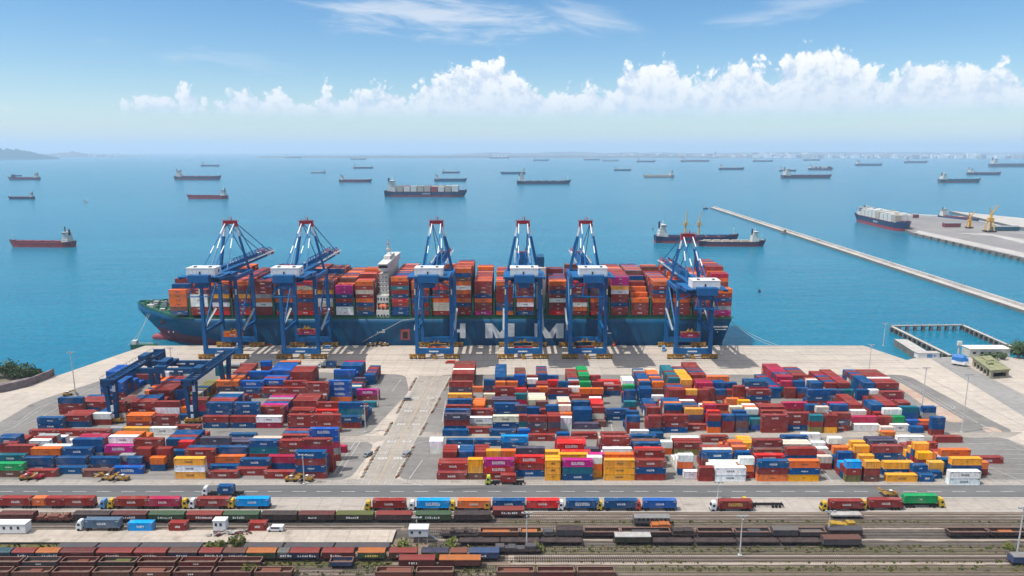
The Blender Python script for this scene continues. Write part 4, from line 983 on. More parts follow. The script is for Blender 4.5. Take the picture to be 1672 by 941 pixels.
    for s in (-1, 1): hg.bar((s * 5.0, -25, ZG + .4), (s * 6.5, -26.5, ZG - 8), .4, .4); hg.bar((s * 5.0, -14, ZG + .4), (s * 6.5, -26.5, ZG - 8), .35, .35)
    hg.box(-7, 7, -27.2, -25.6, ZG - 8.4, ZG - 8); hg.box(-7, 7, -27.2, -27.1, ZG - 7, ZG - 6.9); hg.box(-3.4, 3.4, -24, -18, ZG - 3.4, ZG - .6); hg.box(-8, 8, -18, -12, ZG - 1.2, ZG - .4)
    for _ in range(26):
        p = Vector((q.uniform(-8, 8), q.uniform(-26, -6), ZG - q.uniform(0, 7))); hg.bar(p, p + Vector((q.uniform(-3.5, 3.5), q.uniform(-3, 3), q.uniform(-3.5, 3.5))), .22, .22)
    hg.build('hanging_platform', CB, t)
    lm = MB()
    for s in (-1, 1):
        lm.box(s * (W + .4) - .35, s * (W + .4) + .35, -1.7, -1.3, ZG - 12, ZG - 8.5); lm.box(s * 7 - .3, s * 7 + .3, -26, -25.6, ZG + 5, ZG + 5.7)
    lm.build('floodlight', mat('lamp_cream', (.72, .66, .42), .5), t)
    # trolley, operator's cab, spreader
    sy = GA * .5 if spread_y is None else spread_y
    tr = MB(); tr.box(-3.4, 3.4, sy - 3.5, sy + 3.5, ZG - 1.0, ZG - .2); tr.box(-2.2, 2.2, sy - 2, sy + 2, ZG - .2, ZG + 1.5); tro = tr.build('trolley', CB, t)
    oc = MB(); oc.box(1.2, 3.6, sy - 6.2, sy - 3.6, ZG - 4.2, ZG - 1.2); oco = oc.build('operator_cab', CON_W, t); MB().box(1.15, 3.65, sy - 6.3, sy - 4.2, ZG - 3.7, ZG - 2.0).build('cab_window', GLASS, oco)
    if spread_z is not None:
        sp = MB(); z = spread_z
        sp.box(-2.2, 2.2, sy - .8, sy + .8, z + .5, z + 1.2); sp.box(-6.1, 6.1, sy - .35, sy + .35, z + .1, z + .6)
        for s in (-1, 1): sp.box(s * 6.0 - .2, s * 6.0 + .2, sy - 1.2, sy + 1.2, z, z + .6); sp.cyl((s * 1.6, sy, z + 1.2), (s * .9, sy, z + 2.4), .5, n=8)
        spo = sp.build('spreader', CY_, t)
        ro = MB()
        for s in (-1, 1):
            for e in (-.7, .7): ro.cyl((s * 1.8, sy + e, z + 1.2), (s * 2.2, sy + e * 2, ZG - .9), .05, n=4)
        ro.build('hoist_rope', BLACK, spo)
    return t
cx = [365.8, 493, 710, 854.5, 958.8, 1130.3]; sL = sc_at(586.0)
CXW = [(p - CX) / sL for p in cx]
labs = ['blue quay crane nearest the ship bow, boom over the orange bow stacks', 'blue quay crane second from the bow, pink container hanging between its legs', 'blue quay crane beside the letter H on the hull', 'blue quay crane standing over the first letter M of the hull',
        'blue quay crane right of the second letter M, near the middle of the stern half', 'shorter blue quay crane at the stern with its apex against the moored bulk ships']
for i, X in enumerate(CXW):
    sts_crane(labs[i], X, -7.5 if i == 5 else 0, 66, (13, 15.5, 6, 7, 7, 15)[i], (GA * .62, GA * .5, GA * .45, GA * .45, GA * .5, GA * .3)[i])
# boxes and hatch covers the cranes are handling
def hang(name, X, Y, z, L_, col, lab, cat, grp=None):
    o = put_box(name, L_, col, X, Y, z, 1); tag(o, lab, cat, grp); return o
hang('shipping_container', CXW[1], LSY + GA * .5, 12.55, 12.19, CL['k'], 'crimson container hanging from the spreader of the second crane', 'shipping container')
hang('shipping_container', CXW[5], LSY + GA * .3, 12.05, 12.19, CL['k'], 'crimson container hanging inside the legs of the stern crane', 'shipping container')
hang('shipping_container', CXW[0], LSY + GA * .62, 10.05, 12.19, CL['o'], 'orange container lifted between the legs of the bow crane', 'shipping container')
for X, Y, cc, lab in ((CXW[2], LSY + GA * .45, 'o', 'orange container set down below the crane beside the letter H'), (CXW[3], LSY + GA * .45, 'R', 'red container set down below the crane over the first M'), (CXW[4], LSY + GA * .5, 'r', 'rust red container set down below the crane right of the M')):
    tag(put_box('shipping_container', 12.19, CL[cc], X, Y, 1.35, 2), lab, 'shipping container')

# ------------------------------------------------------------------ yard gantry crane straddling the left rear block
gx0, gx1 = (186 - CX) / sc_at(692), (315 - CX) / sc_at(692); gy0 = at(0, 691).y; gy1 = gy0 + 47; GW = gx1 - gx0; GZ = 21.0
GB = mat('gantry_blue', (.004, .062, .165), .5, noise=.6, scale=.4, rgb2=(.003, .045, .12))
rt = thing('yard_gantry_crane', 'blue yard gantry crane straddling the left rear container block', 'gantry crane', (gx0, gy0, 0))
for x in (0, GW):
    for y in (0, gy1 - gy0 - 6):
        for s in (-1, 1):
            b = MB(); b.bar((x + s * 1.2, y, 2.6), (x + s * 2.4, y, GZ), 1.5, 2.0, w2=1.9, h2=2.0); b.build('leg', GB, rt)
        b = MB(); b.box(x - 3.4, x + 3.4, y - 1.2, y + 1.2, 1.5, 2.8); b.box(x - 4.4, x + 4.4, y - .8, y + .8, .9, 1.6); b.build('bogie', CY_, rt)
        wh = MB()
        for e in (-3.4, -1.2, 1.2, 3.4): wh.cyl((x + e, y - .45, .7), (x + e, y + .45, .7), .7, n=10)
        wh.build('wheel', BLACK, rt)
    b = MB()
    for s in (-1, 1): b.box(x + s * 2.5 - .4, x + s * 2.5 + .4, -3, gy1 - gy0 + 2, GZ, GZ + 1.5); b.bar((x + s * 3.2, -3, GZ + 3), (x + s * 3.2, gy1 - gy0 + 2, GZ + 3), .12)
    for y in range(-3, int(gy1 - gy0) + 2, 3):
        b.bar((x - 2.5, y, GZ + 1.2), (x + 2.5, y, GZ + 1.2), .5, .6)
        for s in (-1, 1): b.box(x + s * 3.2 - .05, x + s * 3.2 + .05, y, y + .1, GZ + 1.8, GZ + 3)
    b.box(x - 3, x + 3, -3, -2, GZ - 1, GZ + 2.2)
    if x == 0: b.box(x - 3, x + 3, gy1 - gy0 + 1, gy1 - gy0 + 2.2, GZ - 6, GZ + 2.4)
    b.build('end_girder', GB, rt)
    b = MB(); b.box(x + 1.6, x + 2.8, -1.6, -1.1, GZ - 4.5, GZ - .6); b.box(x - .3, x + 1.0, -1.5, -1.1, 6.5, 9.5); b.box(x - .3, x + .9, -1.5, -1.1, 3.2, 5.0)
    b.build('sign_plate', mat('sign_white', (.62, .66, .70), .5), rt)
for y in (20, 33):
    b = MB(); b.box(0, GW, y - .9, y + .9, GZ - 2.2, GZ + .6); b.box(GW * .44, GW * .56, y - .96, y - .85, GZ - 1.2, GZ - .5, 1); b.box(GW * .62, GW * .68, y - .96, y - .85, GZ - 1.2, GZ - .6, 1); b.build('main_girder', [GB, CON_W], rt)
b = MB(); b.box(GW * .3, GW * .3 + 6, 19, 34, GZ + .7, GZ + 1.6); b.box(GW * .3 + 1, GW * .3 + 5, 22, 30, GZ + 1.6, GZ + 3.4); b.build('trolley', GB, rt)
b = MB(); b.box(GW * .3 + 6.2, GW * .3 + 8, 18, 20.5, GZ - 3.4, GZ - 1); b.build('operator_cab', CON_W, rt)
b = MB(); b.box(GW - 2, GW + 2, 8, 14, GZ + 2.2, GZ + 4.4); b.box(-2, 2, 30, 37, GZ + 2.0, GZ + 4); b.build('electrical_cabinet', GB, rt)
# ------------------------------------------------------------------ lorries
TW_R = .5
def wheels(t, xs, w=1.05, r=.52):
    for x in xs:
        for s in (-1, 1):
            b = MB(); b.cyl((x, s * w - .17, r), (x, s * w + .17, r), r, n=12); b.build('wheel', TYRE, t)
VC = {k: mat('cab_' + k, v, .4) for k, v in dict(yellow=(.55, .36, .03), white=(.66, .66, .66), grey=(.2, .21, .23), red=(.55, .06, .03), blue=(.10, .26, .48), green=(.45, .5, .06)).items()}
def lorry(label, x, y, cab, d=-1, Lt=12.6, group='lorries queuing on the concrete apron', trailer=True, wide=True):
    """d=-1: cab at the left end; origin under the middle of the trailer"""
    t = thing('container_lorry', label, 'lorry', (x, y, 0), 0 if d < 0 else math.pi, group)
    if trailer:
        b = MB(); 
        for s in (-.5, .5): b.box(-Lt / 2, Lt / 2, s - .12, s + .12, .85, 1.3)
        for k in range(5): b.box(-Lt / 2 + k * Lt / 4.05, -Lt / 2 + k * Lt / 4.05 + .2, -1.2, 1.2, 1.05, 1.3)
        b.box(-Lt / 2 + 2.2, -Lt / 2 + 2.5, -.9, -.7, .1, .9); b.box(-Lt / 2 + 2.2, -Lt / 2 + 2.5, .7, .9, .1, .9); b.box(Lt / 2 - .15, Lt / 2, -1.2, 1.2, .5, .9)
        b.build('trailer_frame', BLACK, t)
        wheels(t, (Lt / 2 - 1.3, Lt / 2 - 2.6, Lt / 2 - 3.9))
    if cab:
        x0 = -Lt / 2 - 2.9
        b = MB(); b.box(x0 + .1, -Lt / 2 + 2.4, -.45, .45, .5, .95); b.build('tractor_frame', BLACK, t)
        b = MB(); pr = [(x0, .55), (x0 + 2.05, .55), (x0 + 2.05, 3.15), (x0 + .7, 3.15), (x0 + .12, 1.85)]
        n = len(pr); vs = [(p, -1.2, z) for p, z in pr] + [(p, 1.2, z) for p, z in pr]; b.add(vs, [tuple(range(n)), tuple(range(2 * n - 1, n - 1, -1))] + [((i + 1) % n, i, n + i, n + (i + 1) % n) for i in range(n)])
        b.box(x0 + .8, x0 + 2.0, -1.05, 1.05, 3.15, 3.6); b.box(x0 + 2.1, x0 + 2.3, -1, 1, 1.2, 2.6)
        co = b.build('cab', VC[cab], t)
        g = MB(); g.add([(x0 + .12 - .03, -1.02, 1.95), (x0 + .12 - .03, 1.02, 1.95), (x0 + .62 - .03, .98, 3.0), (x0 + .62 - .03, -.98, 3.0)], [(0, 1, 2, 3)])
        g.build('windscreen', GLASS, co)
        g = MB()
        for s in (-1, 1): g.box(x0 + .75, x0 + 1.65, *sorted((s * 1.2, s * 1.225)), 1.95, 2.85)
        g.build('side_window', GLASS, co); g = MB(); g.box(x0 - .06, x0 + .02, -1.1, 1.1, .5, .95); g.build('bumper', BLACK, co)
        wheels(t, (x0 + 1.0, x0 + 4.0))
    return t
def lorry_px(xc0, xc1, ybase, cab, d, label, boxes, group='lorries queuing on the concrete apron', cz=1.32):
    p0, p1 = at(xc0, ybase), at(xc1, ybase); X, Y = (p0.x + p1.x) / 2, p0.y + 1.2
    if label: lorry(label, X, Y, cab, d, max(12.6, p1.x - p0.x), group)
    for (f0, f1, c, style, lab) in boxes:
        Lc = (p1.x - p0.x) * (f1 - f0); Lc = 12.19 if Lc > 9.5 else 6.06
        tag(put_box('shipping_container', Lc, jit(c, .06), p0.x + (p1.x - p0.x) * (f0 + f1) / 2, Y, cz, style, 0, YMARK if style == 3 and c == 'r' else WMARK), lab, 'shipping container', 'containers carried by lorries')
T = lorry_px
T(3, 51, 831, 'white', -1, 'lorry at the left frame edge carrying a rust red container', [(0, 1, 'r', 1, 'rust red container, leftmost on the concrete truck apron')])
T(52, 99, 831, None, -1, 'trailer without tractor carrying an orange and a rust red box', [(0, .45, 'o', 2, 'short orange box sharing a trailer with a rust red box'), (.52, 1, 'r', 2, 'short rust red box behind the short orange one on a trailer')])
T(104, 150, 831, None, -1, 'parked trailer under a rust red container, no tractor, beside open concrete', [(0, 1, 'r', 1, 'rust red container on the parked trailer left of the white cab')])
T(191, 240, 832, 'yellow', -1, 'yellow and black lorry behind the pale blue tractor cab', [(0, 1, 'r', 1, 'rust red container end to end with a crimson one on the apron')])
T(242, 291, 832, 'yellow', 1, 'yellow lorry facing right with a crimson container', [(0, 1, 'k', 1, 'crimson container on the yellow lorry that faces right')])
T(325, 372, 832, 'white', -1, 'white lorry with rust red container left of the cyan one', [(0, 1, 'r', 1, 'rust red container behind the white cab, left of the sky blue one')])
T(389, 436, 832, 'yellow', -1, 'yellow lorry carrying a sky blue container before the wide gap', [(0, 1, 'c', 1, 'sky blue container on the apron at the left edge of the wide gap')])
T(612, 659, 835, 'yellow', -1, 'yellow lorry with rust red container right of the wide gap', [(0, 1, 'r', 1, 'rust red container, first on the apron right of the wide gap')])
T(684, 731, 835, 'white', -1, 'pinkish white lorry with a bright cyan container', [(0, 1, 'c', 3, 'cyan container with large white lettering behind the pinkish white cab')])
T(751, 797, 835, 'yellow', -1, 'yellow lorry with an orange brown container', [(0, 1, 'o', 1, 'orange brown container on the apron between cyan and dark blue ones')])
T(808, 854, 835, 'yellow', -1, 'yellow lorry with dark blue container above a red wagon', [(0, 1, 'b', 1, 'dark blue container on the apron just behind the red covered wagon')])
T(863, 910, 835, None, -1, 'parked trailer carrying a bright red container, lamp post before it', [(0, 1, 'R', 1, 'red container on a parked trailer beside the tall lamp post')])
T(928, 975, 835, 'white', -1, 'white lorry with dark blue container bearing a winged white mark', [(0, 1, 'b', 3, 'dark blue container with broad white mark behind a white cab')])
T(991, 1038, 835, 'yellow', -1, 'pale yellow lorry with blue container left of the red cab', [(0, 1, 'b', 1, 'blue container between the winged-mark box and the red cab')])
T(1054, 1101, 835, 'red', -1, 'red cab lorry with a bright blue container', [(0, 1, 'B', 1, 'bright blue container behind the red cab at the queue end')])
T(1176, 1226, 836, 'white', -1, 'white lorry standing alone with rust red container and yellow lettering', [(0, 1, 'r', 3, 'rust red container with yellow lettering behind a lone white cab')])
T(1231, 1272, 830, 'yellow', -1, 'low yellow and black lorry with an empty flat bed', [])
T(1358, 1406, 836, 'yellow', -1, 'yellow lorry with rust red container left of the green box', [(0, 1, 'r', 1, 'rust red container on the yellow lorry two boxes left of the green one')])
T(1424, 1468, 834, 'yellow', -1, 'yellow lorry nose to tail with the green container', [(0, 1, 'r', 1, 'dark red container touching the green container on the apron')])
T(1475, 1530, 830, 'yellow', 1, 'yellow lorry facing right under the bright green container', [(0, 1, 'G', 2, 'bright green container with pale roof stripes, tallest on the apron')], cz=2.0)
T(351, 386, 811, 'white', -1, 'white and blue lorry driving on the asphalt road', [(0, 1, 'b', 1, 'blue container on the lorry driving along the asphalt road')], 'lorries on the port roads')
T(815, 845, 792.5, 'green', -1, 'lime yellow lorry passing the front row of the right block', [(0, 1, 'r', 2, 'rust red container on the lime yellow lorry beside the front row')], 'lorries on the port roads')
T(143, 192, 871.5, 'white', -1, 'white lorry on the loading platform with slate blue container', [(0, 1, 's', 1, 'slate blue container on the loading platform beside the cyan box')], 'lorries on the loading platform', 2.2)
for o in C.objects:
    if o.get('group') == 'lorries on the loading platform': o.location.z = .9
for a, b_, c, lab in ((210, 249, 'c', 'sky blue container set on the low loading platform'), (275, 306, 'r', 'rust red container on the loading platform left of the white cabin'), (409, 432, 'r', 'short rust red container on the loading platform right of the scrap heap')):
    p, q_ = at(a, 871), at(b_, 871); tag(put_box('shipping_container', 8.6 if q_.x - p.x > 7 else 6.06, CL[c], (p.x + q_.x) / 2, p.y + 1.2, .95, 1), lab, 'shipping container', 'containers on the loading platform')
def cab_only(label, px_, py_, col, rz=0):
    p = at(px_, py_); t = lorry(label, p.x, p.y + 1, col, -1, 12.6, 'tractors without trailers', False); t.location.x += 8; t.rotation_euler.z = 0; return t
cab_only('pale blue and white tractor cab standing between two lorries', 168, 832, 'blue'); cab_only('white tractor cab parked on the quay under the bow crane', 388, 569.5, 'white')
# ------------------------------------------------------------------ yard machines
RSY = mat('machine_yellow', (.42, .24, .04), .6, noise=1.2, scale=1.4, rgb2=(.16, .08, .03))
def reach_stacker(label, px_, py_, col=None, rz=0, up=.35, load=None):
    p = at(px_, py_); t = thing('reach_stacker', label, 'reach stacker', (p.x, p.y + 1.5, 0), rz, 'container handling machines'); col = col or RSY; t.scale = (.66, .66, .66); up *= .3
    b = MB(); b.box(-3.4, 3.2, -1.3, 1.3, .9, 1.9); b.box(-3.6, -1.8, -1.5, 1.5, 1.0, 2.5); b.box(-1.2, .6, -.6, .6, 1.9, 2.3); b.build('chassis', col, t)
    b = MB(); b.box(-.8, .8, -.75, .75, 2.2, 3.7); cb = b.build('cab', VC['white'], t); MB().box(-.85, .85, -.8, .8, 2.7, 3.4).build('window', GLASS, cb)
    b = MB(); e = Vector((5.2, 0, 3.4 + 6 * up)); b.bar((-2.8, .9, 2.6), e, .6, .8, 0, .5, .6); b.build('boom', col, t)
    b = MB(); b.box(e.x - .7, e.x + .7, -4.5, 4.5, e.z - .9, e.z - .4); b.box(e.x - .4, e.x + .4, -.6, .6, e.z - .5, e.z + .3); b.build('spreader', CR if load else col, t)
    for x, r_ in ((2.3, .85), (-2.5, .75)):
        for s in (-1, 1): w_ = MB(); w_.cyl((x, s * 1.45 - .35, r_), (x, s * 1.45 + .35, r_), r_, n=12); w_.build('wheel', TYRE, t)
    return t
reach_stacker('red and yellow reach stacker before the rust red front box', 56, 785, CR, R(180)); reach_stacker('dark reach stacker close behind the red and yellow one', 40, 786, RSY, R(10)); reach_stacker('yellow reach stacker before the bright blue front box', 173, 786.5, RSY, R(170)); reach_stacker('small yellow loader right of the yellow reach stacker', 198, 787, RSY, R(175), .1)
reach_stacker('yellow reach stacker before the dark red and blue front stacks', 474, 788.5, RSY, R(0)); reach_stacker('yellow machine at the corner of the left front block', 500, 788, RSY, R(165)); reach_stacker('orange lift truck behind the green container', 1457, 813, RSY, R(180), .2)
reach_stacker('yellow machine between the feet of the gantry crane', 108, 648, RSY, R(40), .1)
reach_stacker('yellow machine by the quay under the hull draught mark', 604, 566.5, RSY, R(5), .15); reach_stacker('yellow lift truck at the quay edge left of the red hull door', 628, 566, RSY, R(185), .2); reach_stacker('orange and olive machine in the aisle behind the right front block', 1452, 716.5, RSY, R(180), .1)
# small road vehicles
def van(label, px_, py_, col, rz=0, L_=5.2, h=2.1, grp='small vehicles on the quay'):
    p = at(px_, py_); t = thing('van', label, 'van', (p.x, p.y + 1, 0), rz, grp)
    pr = [(-L_ / 2, .4), (L_ / 2, .4), (L_ / 2, h), (-L_ * .22, h), (-L_ * .36, h * .58), (-L_ / 2, h * .5)]; n = len(pr); b = MB()
    vs = [(x, -.95, z) for x, z in pr] + [(x, .95, z) for x, z in pr]; b.add(vs, [tuple(range(n)), tuple(range(2 * n - 1, n - 1, -1))] + [((i + 1) % n, i, n + i, n + (i + 1) % n) for i in range(n)])
    bo = b.build('body', VC[col], t); g = MB()
    for s in (-1, 1): g.box(-L_ * .24, L_ * .3, *sorted((s * .95, s * .97)), h * .6, h * .9)
    g.add([(-L_ * .365, -.85, h * .6), (-L_ * .365, .85, h * .6), (-L_ * .24, .8, h * .95), (-L_ * .24, -.8, h * .95)], [(0, 1, 2, 3)]); g.build('window', GLASS, bo)
    wheels(t, (-L_ * .32, L_ * .32), .85, .36)
van('red pickup crossing the quay below the H crane', 735, 594, 'red', 0, 6.5, 1.7); van('white and blue van close to the quay edge left of the stern crane', 1084, 573, 'blue', R(80), 6.5, 2.6); van('blue van right of the second crane from the bow', 533, 570, 'blue'); van('small red tractor at the quay edge beside the second M', 1003, 565, 'red', R(70), 5, 2.4)
van('dark grey van on the kerb of the central road', 664, 655, 'grey', R(10), 4.6, 1.7); van('dark grey car at the lower crossing of the central road', 600, 746, 'grey', R(60), 4.6, 1.6); van('dark grey car on the opposite side of the lower crossing', 663, 746, 'grey', R(65), 4.6, 1.6)
# tank and flat trailers behind the left rear block
for px_, py_, c, lab in ((383, 602, 'g', 'pale silver tank on a trailer behind the left rear block'), (407, 602, 'r', 'rust red tank trailer behind the left rear block')):
    p = at(px_, py_); t = thing('tank_trailer', lab, 'tank trailer', (p.x, p.y, 0), 0); MB().box(-5, 5, -1.2, 1.2, .7, 1.1).build('trailer_frame', BLACK, t)
    b = MB(); b.cyl((-5, 0, 2.3), (5, 0, 2.3), 1.25, n=16); b.cyl((-5.4, 0, 2.3), (-5, 0, 2.3), .7, 1.25, 16); b.cyl((5, 0, 2.3), (5.4, 0, 2.3), 1.25, .7, 16); b.build('tank', mat('tank_' + c, tuple(v * .9 for v in CL[c]), .4), t); wheels(t, (3, 4.2, -3.5))
T(530, 556, 602, 'white', -1, 'white lorry with dark load behind the left rear block', [(0, .8, 'b', 2, 'dark blue box on a lorry behind the left rear block')], 'lorries on the port roads')
# ------------------------------------------------------------------ railway wagons
WC = dict(maroon=(104,46,44), black=(52,48,50), purple=(84,62,70), green=(48,96,62), red=(150,52,44), dkred=(112,42,42), olive=(96,110,46), teal=(28,92,104), blue=(30,82,128), navy=(30,52,84), grey=(112,112,108), orange=(202,116,50), brown=(110,72,58), ltgrey=(150,152,150), slate=(78,84,90), dkgreen=(52,66,52), rust=(134,76,58), white=(205,203,196), yellow=(200,160,40), rim=(160,118,104))
WM = {}
def wmat(c):
    if c not in WM:
        l = tuple(v * .72 for v in lin(WC[c])); WM[c] = mat('wagon_' + c, l, .7, noise=.9, scale=.6, rgb2=tuple(v * .5 + k * .16 for v, k in zip(l, (.42, .25, .2))), stretch=(1, 1, .5), detail=6)
    return WM[c]
DIRT = mat('underframe', (.035, .03, .028), .9)
def bogies(t, L_):
    for s in (-1, 1):
        b = MB(); x = s * (L_ / 2 - 2.1)
        b.box(x - 1.5, x + 1.5, -1.1, -.9, .5, .9); b.box(x - 1.5, x + 1.5, .9, 1.1, .5, .9); b.box(x - .3, x + .3, -1.1, 1.1, .6, 1.0)
        bo = b.build('bogie', DIRT, t); wh = MB()
        for e in (-.95, .95):
            for q in (-1, 1): wh.cyl((x + e, q * .82 - .07, .48), (x + e, q * .82 + .07, .48), .48, n=10)
        wh.build('wheel', DIRT, bo)
def wagon(kind, x0, x1, y, col, label, roof=None, group='railway wagons', text=0):
    p0, p1 = at(x0, y), at(x1, y); L_ = p1.x - p0.x; X, Y = (p0.x + p1.x) / 2, p0.y; h = L_ / 2
    t = thing({'box': 'covered_wagon', 'open': 'open_wagon', 'flat': 'flat_wagon', 'tank': 'tank_wagon', 'coach': 'railway_coach'}[kind], label, 'railway wagon', (X, Y, .3), 0, group)
    q = random.Random(int(x0 * 3 + y)); W = 1.45
    b = MB(); b.box(-h + .1, h - .1, -1.2, 1.2, .85, 1.15)
    for s in (-1, 1):
        b.box(*sorted((s * h, s * (h + .45))), -.15, .15, .85, 1.15)
        for e in (-.85, .85): b.cyl((s * (h - .1), e, 1.0), (s * (h + .5), e, 1.0), .16, n=8)
    b.build('underframe', DIRT, t); bogies(t, L_)
    rm = wmat(roof or col)
    if kind in ('box', 'coach'):
        b = MB(); top = 3.15
        b.box(-h, h, -W, W, 1.15, top)
        n = int(L_ / 1.15)
        for k in range(n + 1):
            x = -h + .08 + k * (L_ - .16) / n
            for s in (-1, 1): b.box(x - .07, x + .07, *sorted((s * W, s * (W + .07))), 1.2, top - .05)
        bo = b.build('body', wmat(col), t)
        b = MB(); N_ = 8; vs = []
        for x in (-h - .06, h + .06):
            for k in range(N_ + 1): a = math.pi * k / N_; vs.append((x, -(W + .1) * math.cos(a), top + .5 * math.sin(a)))
        b.add(vs, [(k, N_ + 1 + k, N_ + 2 + k, k + 1) for k in range(N_)] + [tuple(range(N_, -1, -1)), tuple(range(N_ + 1, 2 * N_ + 2))]); 
        for k in range(n + 1): x = -h + k * L_ / n; b.box(x - .05, x + .05, -.9, .9, top + .38, top + .55)
        b.build('roof', rm, t)
        if kind == 'coach':
            g = MB()
            for k in range(7): x = -h + 1.3 + k * (L_ - 2.6) / 6.5; g.box(x, x + .9, -W - .09, -W - .06, 2.2, 3.1)
            g.build('window', GLASS, bo)
        else:
            for s in (-1, 1): d = MB(); d.box(-1.2, 1.2, *sorted((s * (W + .05), s * (W + .14))), 1.2, 3.0); d.box(-1.25, 1.25, *sorted((s * (W + .14), s * (W + .18))), 2.9, 3.0); d.build('door', wmat(col), t)
        if text:
            g = MB(); 
            for k in range(q.randint(4, 8)): x = -h * .45 + k * .75; g.box(x, x + q.uniform(.3, .6), -W - .17, -W - .15, 1.75, 1.75 + q.uniform(.4, .8))
            g.build('lettering', WMARK if text == 1 else YMARK, bo)
    elif kind == 'open':
        b = MB(); top = 2.35
        for s in (-1, 1): b.box(-h, h, *sorted((s * W, s * (W - .1))), 1.15, top)
        for s in (-1, 1): b.box(*sorted((s * h, s * (h - .1))), -W + .1, W - .1, 1.15, top)
        n = int(L_ / 1.4)
        for k in range(n + 1):
            x = -h + .1 + k * (L_ - .2) / n
            for s in (-1, 1): b.box(x - .08, x + .08, *sorted((s * W, s * (W + .09))), 1.2, top)
        for s in (-1, 1): b.box(-h - .03, h + .03, *sorted((s * (W + .1), s * (W - .13))), top, top + .12)
        bo = b.build('body', wmat(col), t); rim = MB(); [rim.box(-h - .05, h + .05, *sorted((s * (W + .12), s * (W - .15))), top + .12, top + .17) for s in (-1, 1)]; [rim.box(*sorted((s * (h + .05), s * (h - .2))), -W, W, top + .12, top + .17) for s in (-1, 1)]; rim.build('rim', wmat('rim'), t); f = MB(); f.box(-h + .1, h - .1, -W + .1, W - .1, 1.15, 1.35)
        f.build('floor', mat('wagon_floor', (.08, .055, .045), .9, noise=1, scale=.7, rgb2=(.17, .11, .08)), t)
        if roof:
            ld = MB(); ld.box(-h * q.uniform(.2, .9), h * q.uniform(.3, .9), -W + .15, W - .15, 1.36, top - q.uniform(.1, .6)); ld.build('load', rm, t)
        if text: g = MB(); [g.box(-h * .2 + k * .6, -h * .2 + k * .6 + .35, -W - .12, -W - .09, 1.5, 1.95) for k in range(3)]; g.build('lettering', WMARK, bo)
    elif kind == 'flat':
        b = MB(); b.box(-h, h, -W, W, 1.15, 1.4); b.box(-h, h, -W - .03, -W + .1, 1.0, 1.5); b.box(-h, h, W - .1, W + .03, 1.0, 1.5)
        n = int(L_ / 1.8)
        for k in range(n + 1) if roof else ():
            for s in (-1, 1): x = -h + .2 + k * (L_ - .4) / n; b.box(x - .08, x + .08, s * (W + .02) - .06, s * (W + .02) + .06, 1.4, 2.5)
        b.build('deck', wmat(col), t)
        if roof:
            ld = MB(); k = -h + .4
            while k < h - 1.2:
                w_ = q.uniform(1, 4); w_ = min(w_, h - .3 - k); hh = q.uniform(.3, 1.5); ld.box(k, k + w_ - .15, -W + q.uniform(.1, .5), W - q.uniform(.1, .5), 1.42, 1.42 + hh); k += w_
            ld.build('load', rm, t)
    elif kind == 'tank':
        b = MB(); b.cyl((-h + .5, 0, 2.5), (h - .5, 0, 2.5), 1.35, n=16); b.cyl((-h + .1, 0, 2.5), (-h + .5, 0, 2.5), .8, 1.35, 16); b.cyl((h - .5, 0, 2.5), (h - .1, 0, 2.5), 1.35, .8, 16); bo = b.build('tank', wmat(col), t)
        d = MB(); d.cyl((0, 0, 3.8), (0, 0, 4.25), .5, n=12); d.build('dome', wmat(col), bo)
    return t
G1 = 'covered wagons in the train beside the truck apron'
W_ = wagon
yA = TRK['A']
for i, (a, b_, c, r_, tx, lab) in enumerate(((5, 60, 'maroon', None, 0, 'faded maroon wagon at the left frame edge, weeds below it'), (125, 184, 'black', None, 0, 'black covered wagon, first of the long coupled train'), (187, 243, 'purple', 'maroon', 1, 'slate wagon with maroon roof between a black and a green wagon'),
        (247, 304, 'green', None, 1, 'green covered wagon left of the lettered red wagon'), (308, 365, 'red', None, 1, 'red covered wagon lettered in white between two green wagons'), (368, 425, 'green', None, 1, 'green covered wagon between the red wagon and a black one'), (430, 487, 'black', None, 0, 'black wagon right of the second green wagon'),
        (490, 548, 'black', 'maroon', 1, 'black wagon with maroon roof left of the olive wagon'), (551, 611, 'dkgreen', 'olive', 1, 'dark green wagon with olive yellow roof'), (616, 673, 'purple', 'red', 0, 'purple brown wagon with red roof right of the olive roof'), (680, 737, 'green', None, 1, 'green wagon behind the signal cabin, last green of the train'), (742, 802, 'black', None, 0, 'black wagon at the right end of the long train'))):
    W_('box', a, b_, yA, c, lab, r_, G1, tx)
W_('flat', 63, 120, yA, 'maroon', 'empty rusty flat wagon in the gap left of the black wagon', 'rust', G1)
W_('box', 805, 856, 844.5, 'dkred', 'low red covered wagon standing beside the truck apron', 'red', 'single wagons among the tracks', 1)
W_('coach', 1034, 1092, 857.5, 'grey', 'grey old coach with pale roof alone on its track', 'ltgrey', 'single wagons among the tracks')
W_('box', 1003, 1061, 888.5, 'dkgreen', 'dark olive wagon with white roof panels on the oily track', 'white', 'single wagons among the tracks'); W_('box', 1341, 1402, 892.5, 'slate', 'grimy slate wagon at the end of the low dark train', 'brown', 'single wagons among the tracks')
W_('flat', 807, 882, TRK['G'], 'black', 'black flat wagon with pale graffiti near the grass strip', 'slate', 'single wagons among the tracks')
W_('box', 1648, 1712, 922, 'blue', 'bright blue wagon cut by the right frame edge', 'ltgrey', 'single wagons among the tracks')
for a, b_, c, lab in ((1062, 1095, 'orange', 'pale orange low flat wagon behind the dark train'), (1352, 1396, 'yellow', 'yellow topped low wagon behind the dark train'), (1355, 1405, 'white', 'pale low flat wagon just below the truck apron')):
    W_('flat', a, b_, {1062: 865, 1352: 865}.get(a, 865) if c != 'white' else 845.5, c, lab, c if c != 'white' else None, 'single wagons among the tracks')
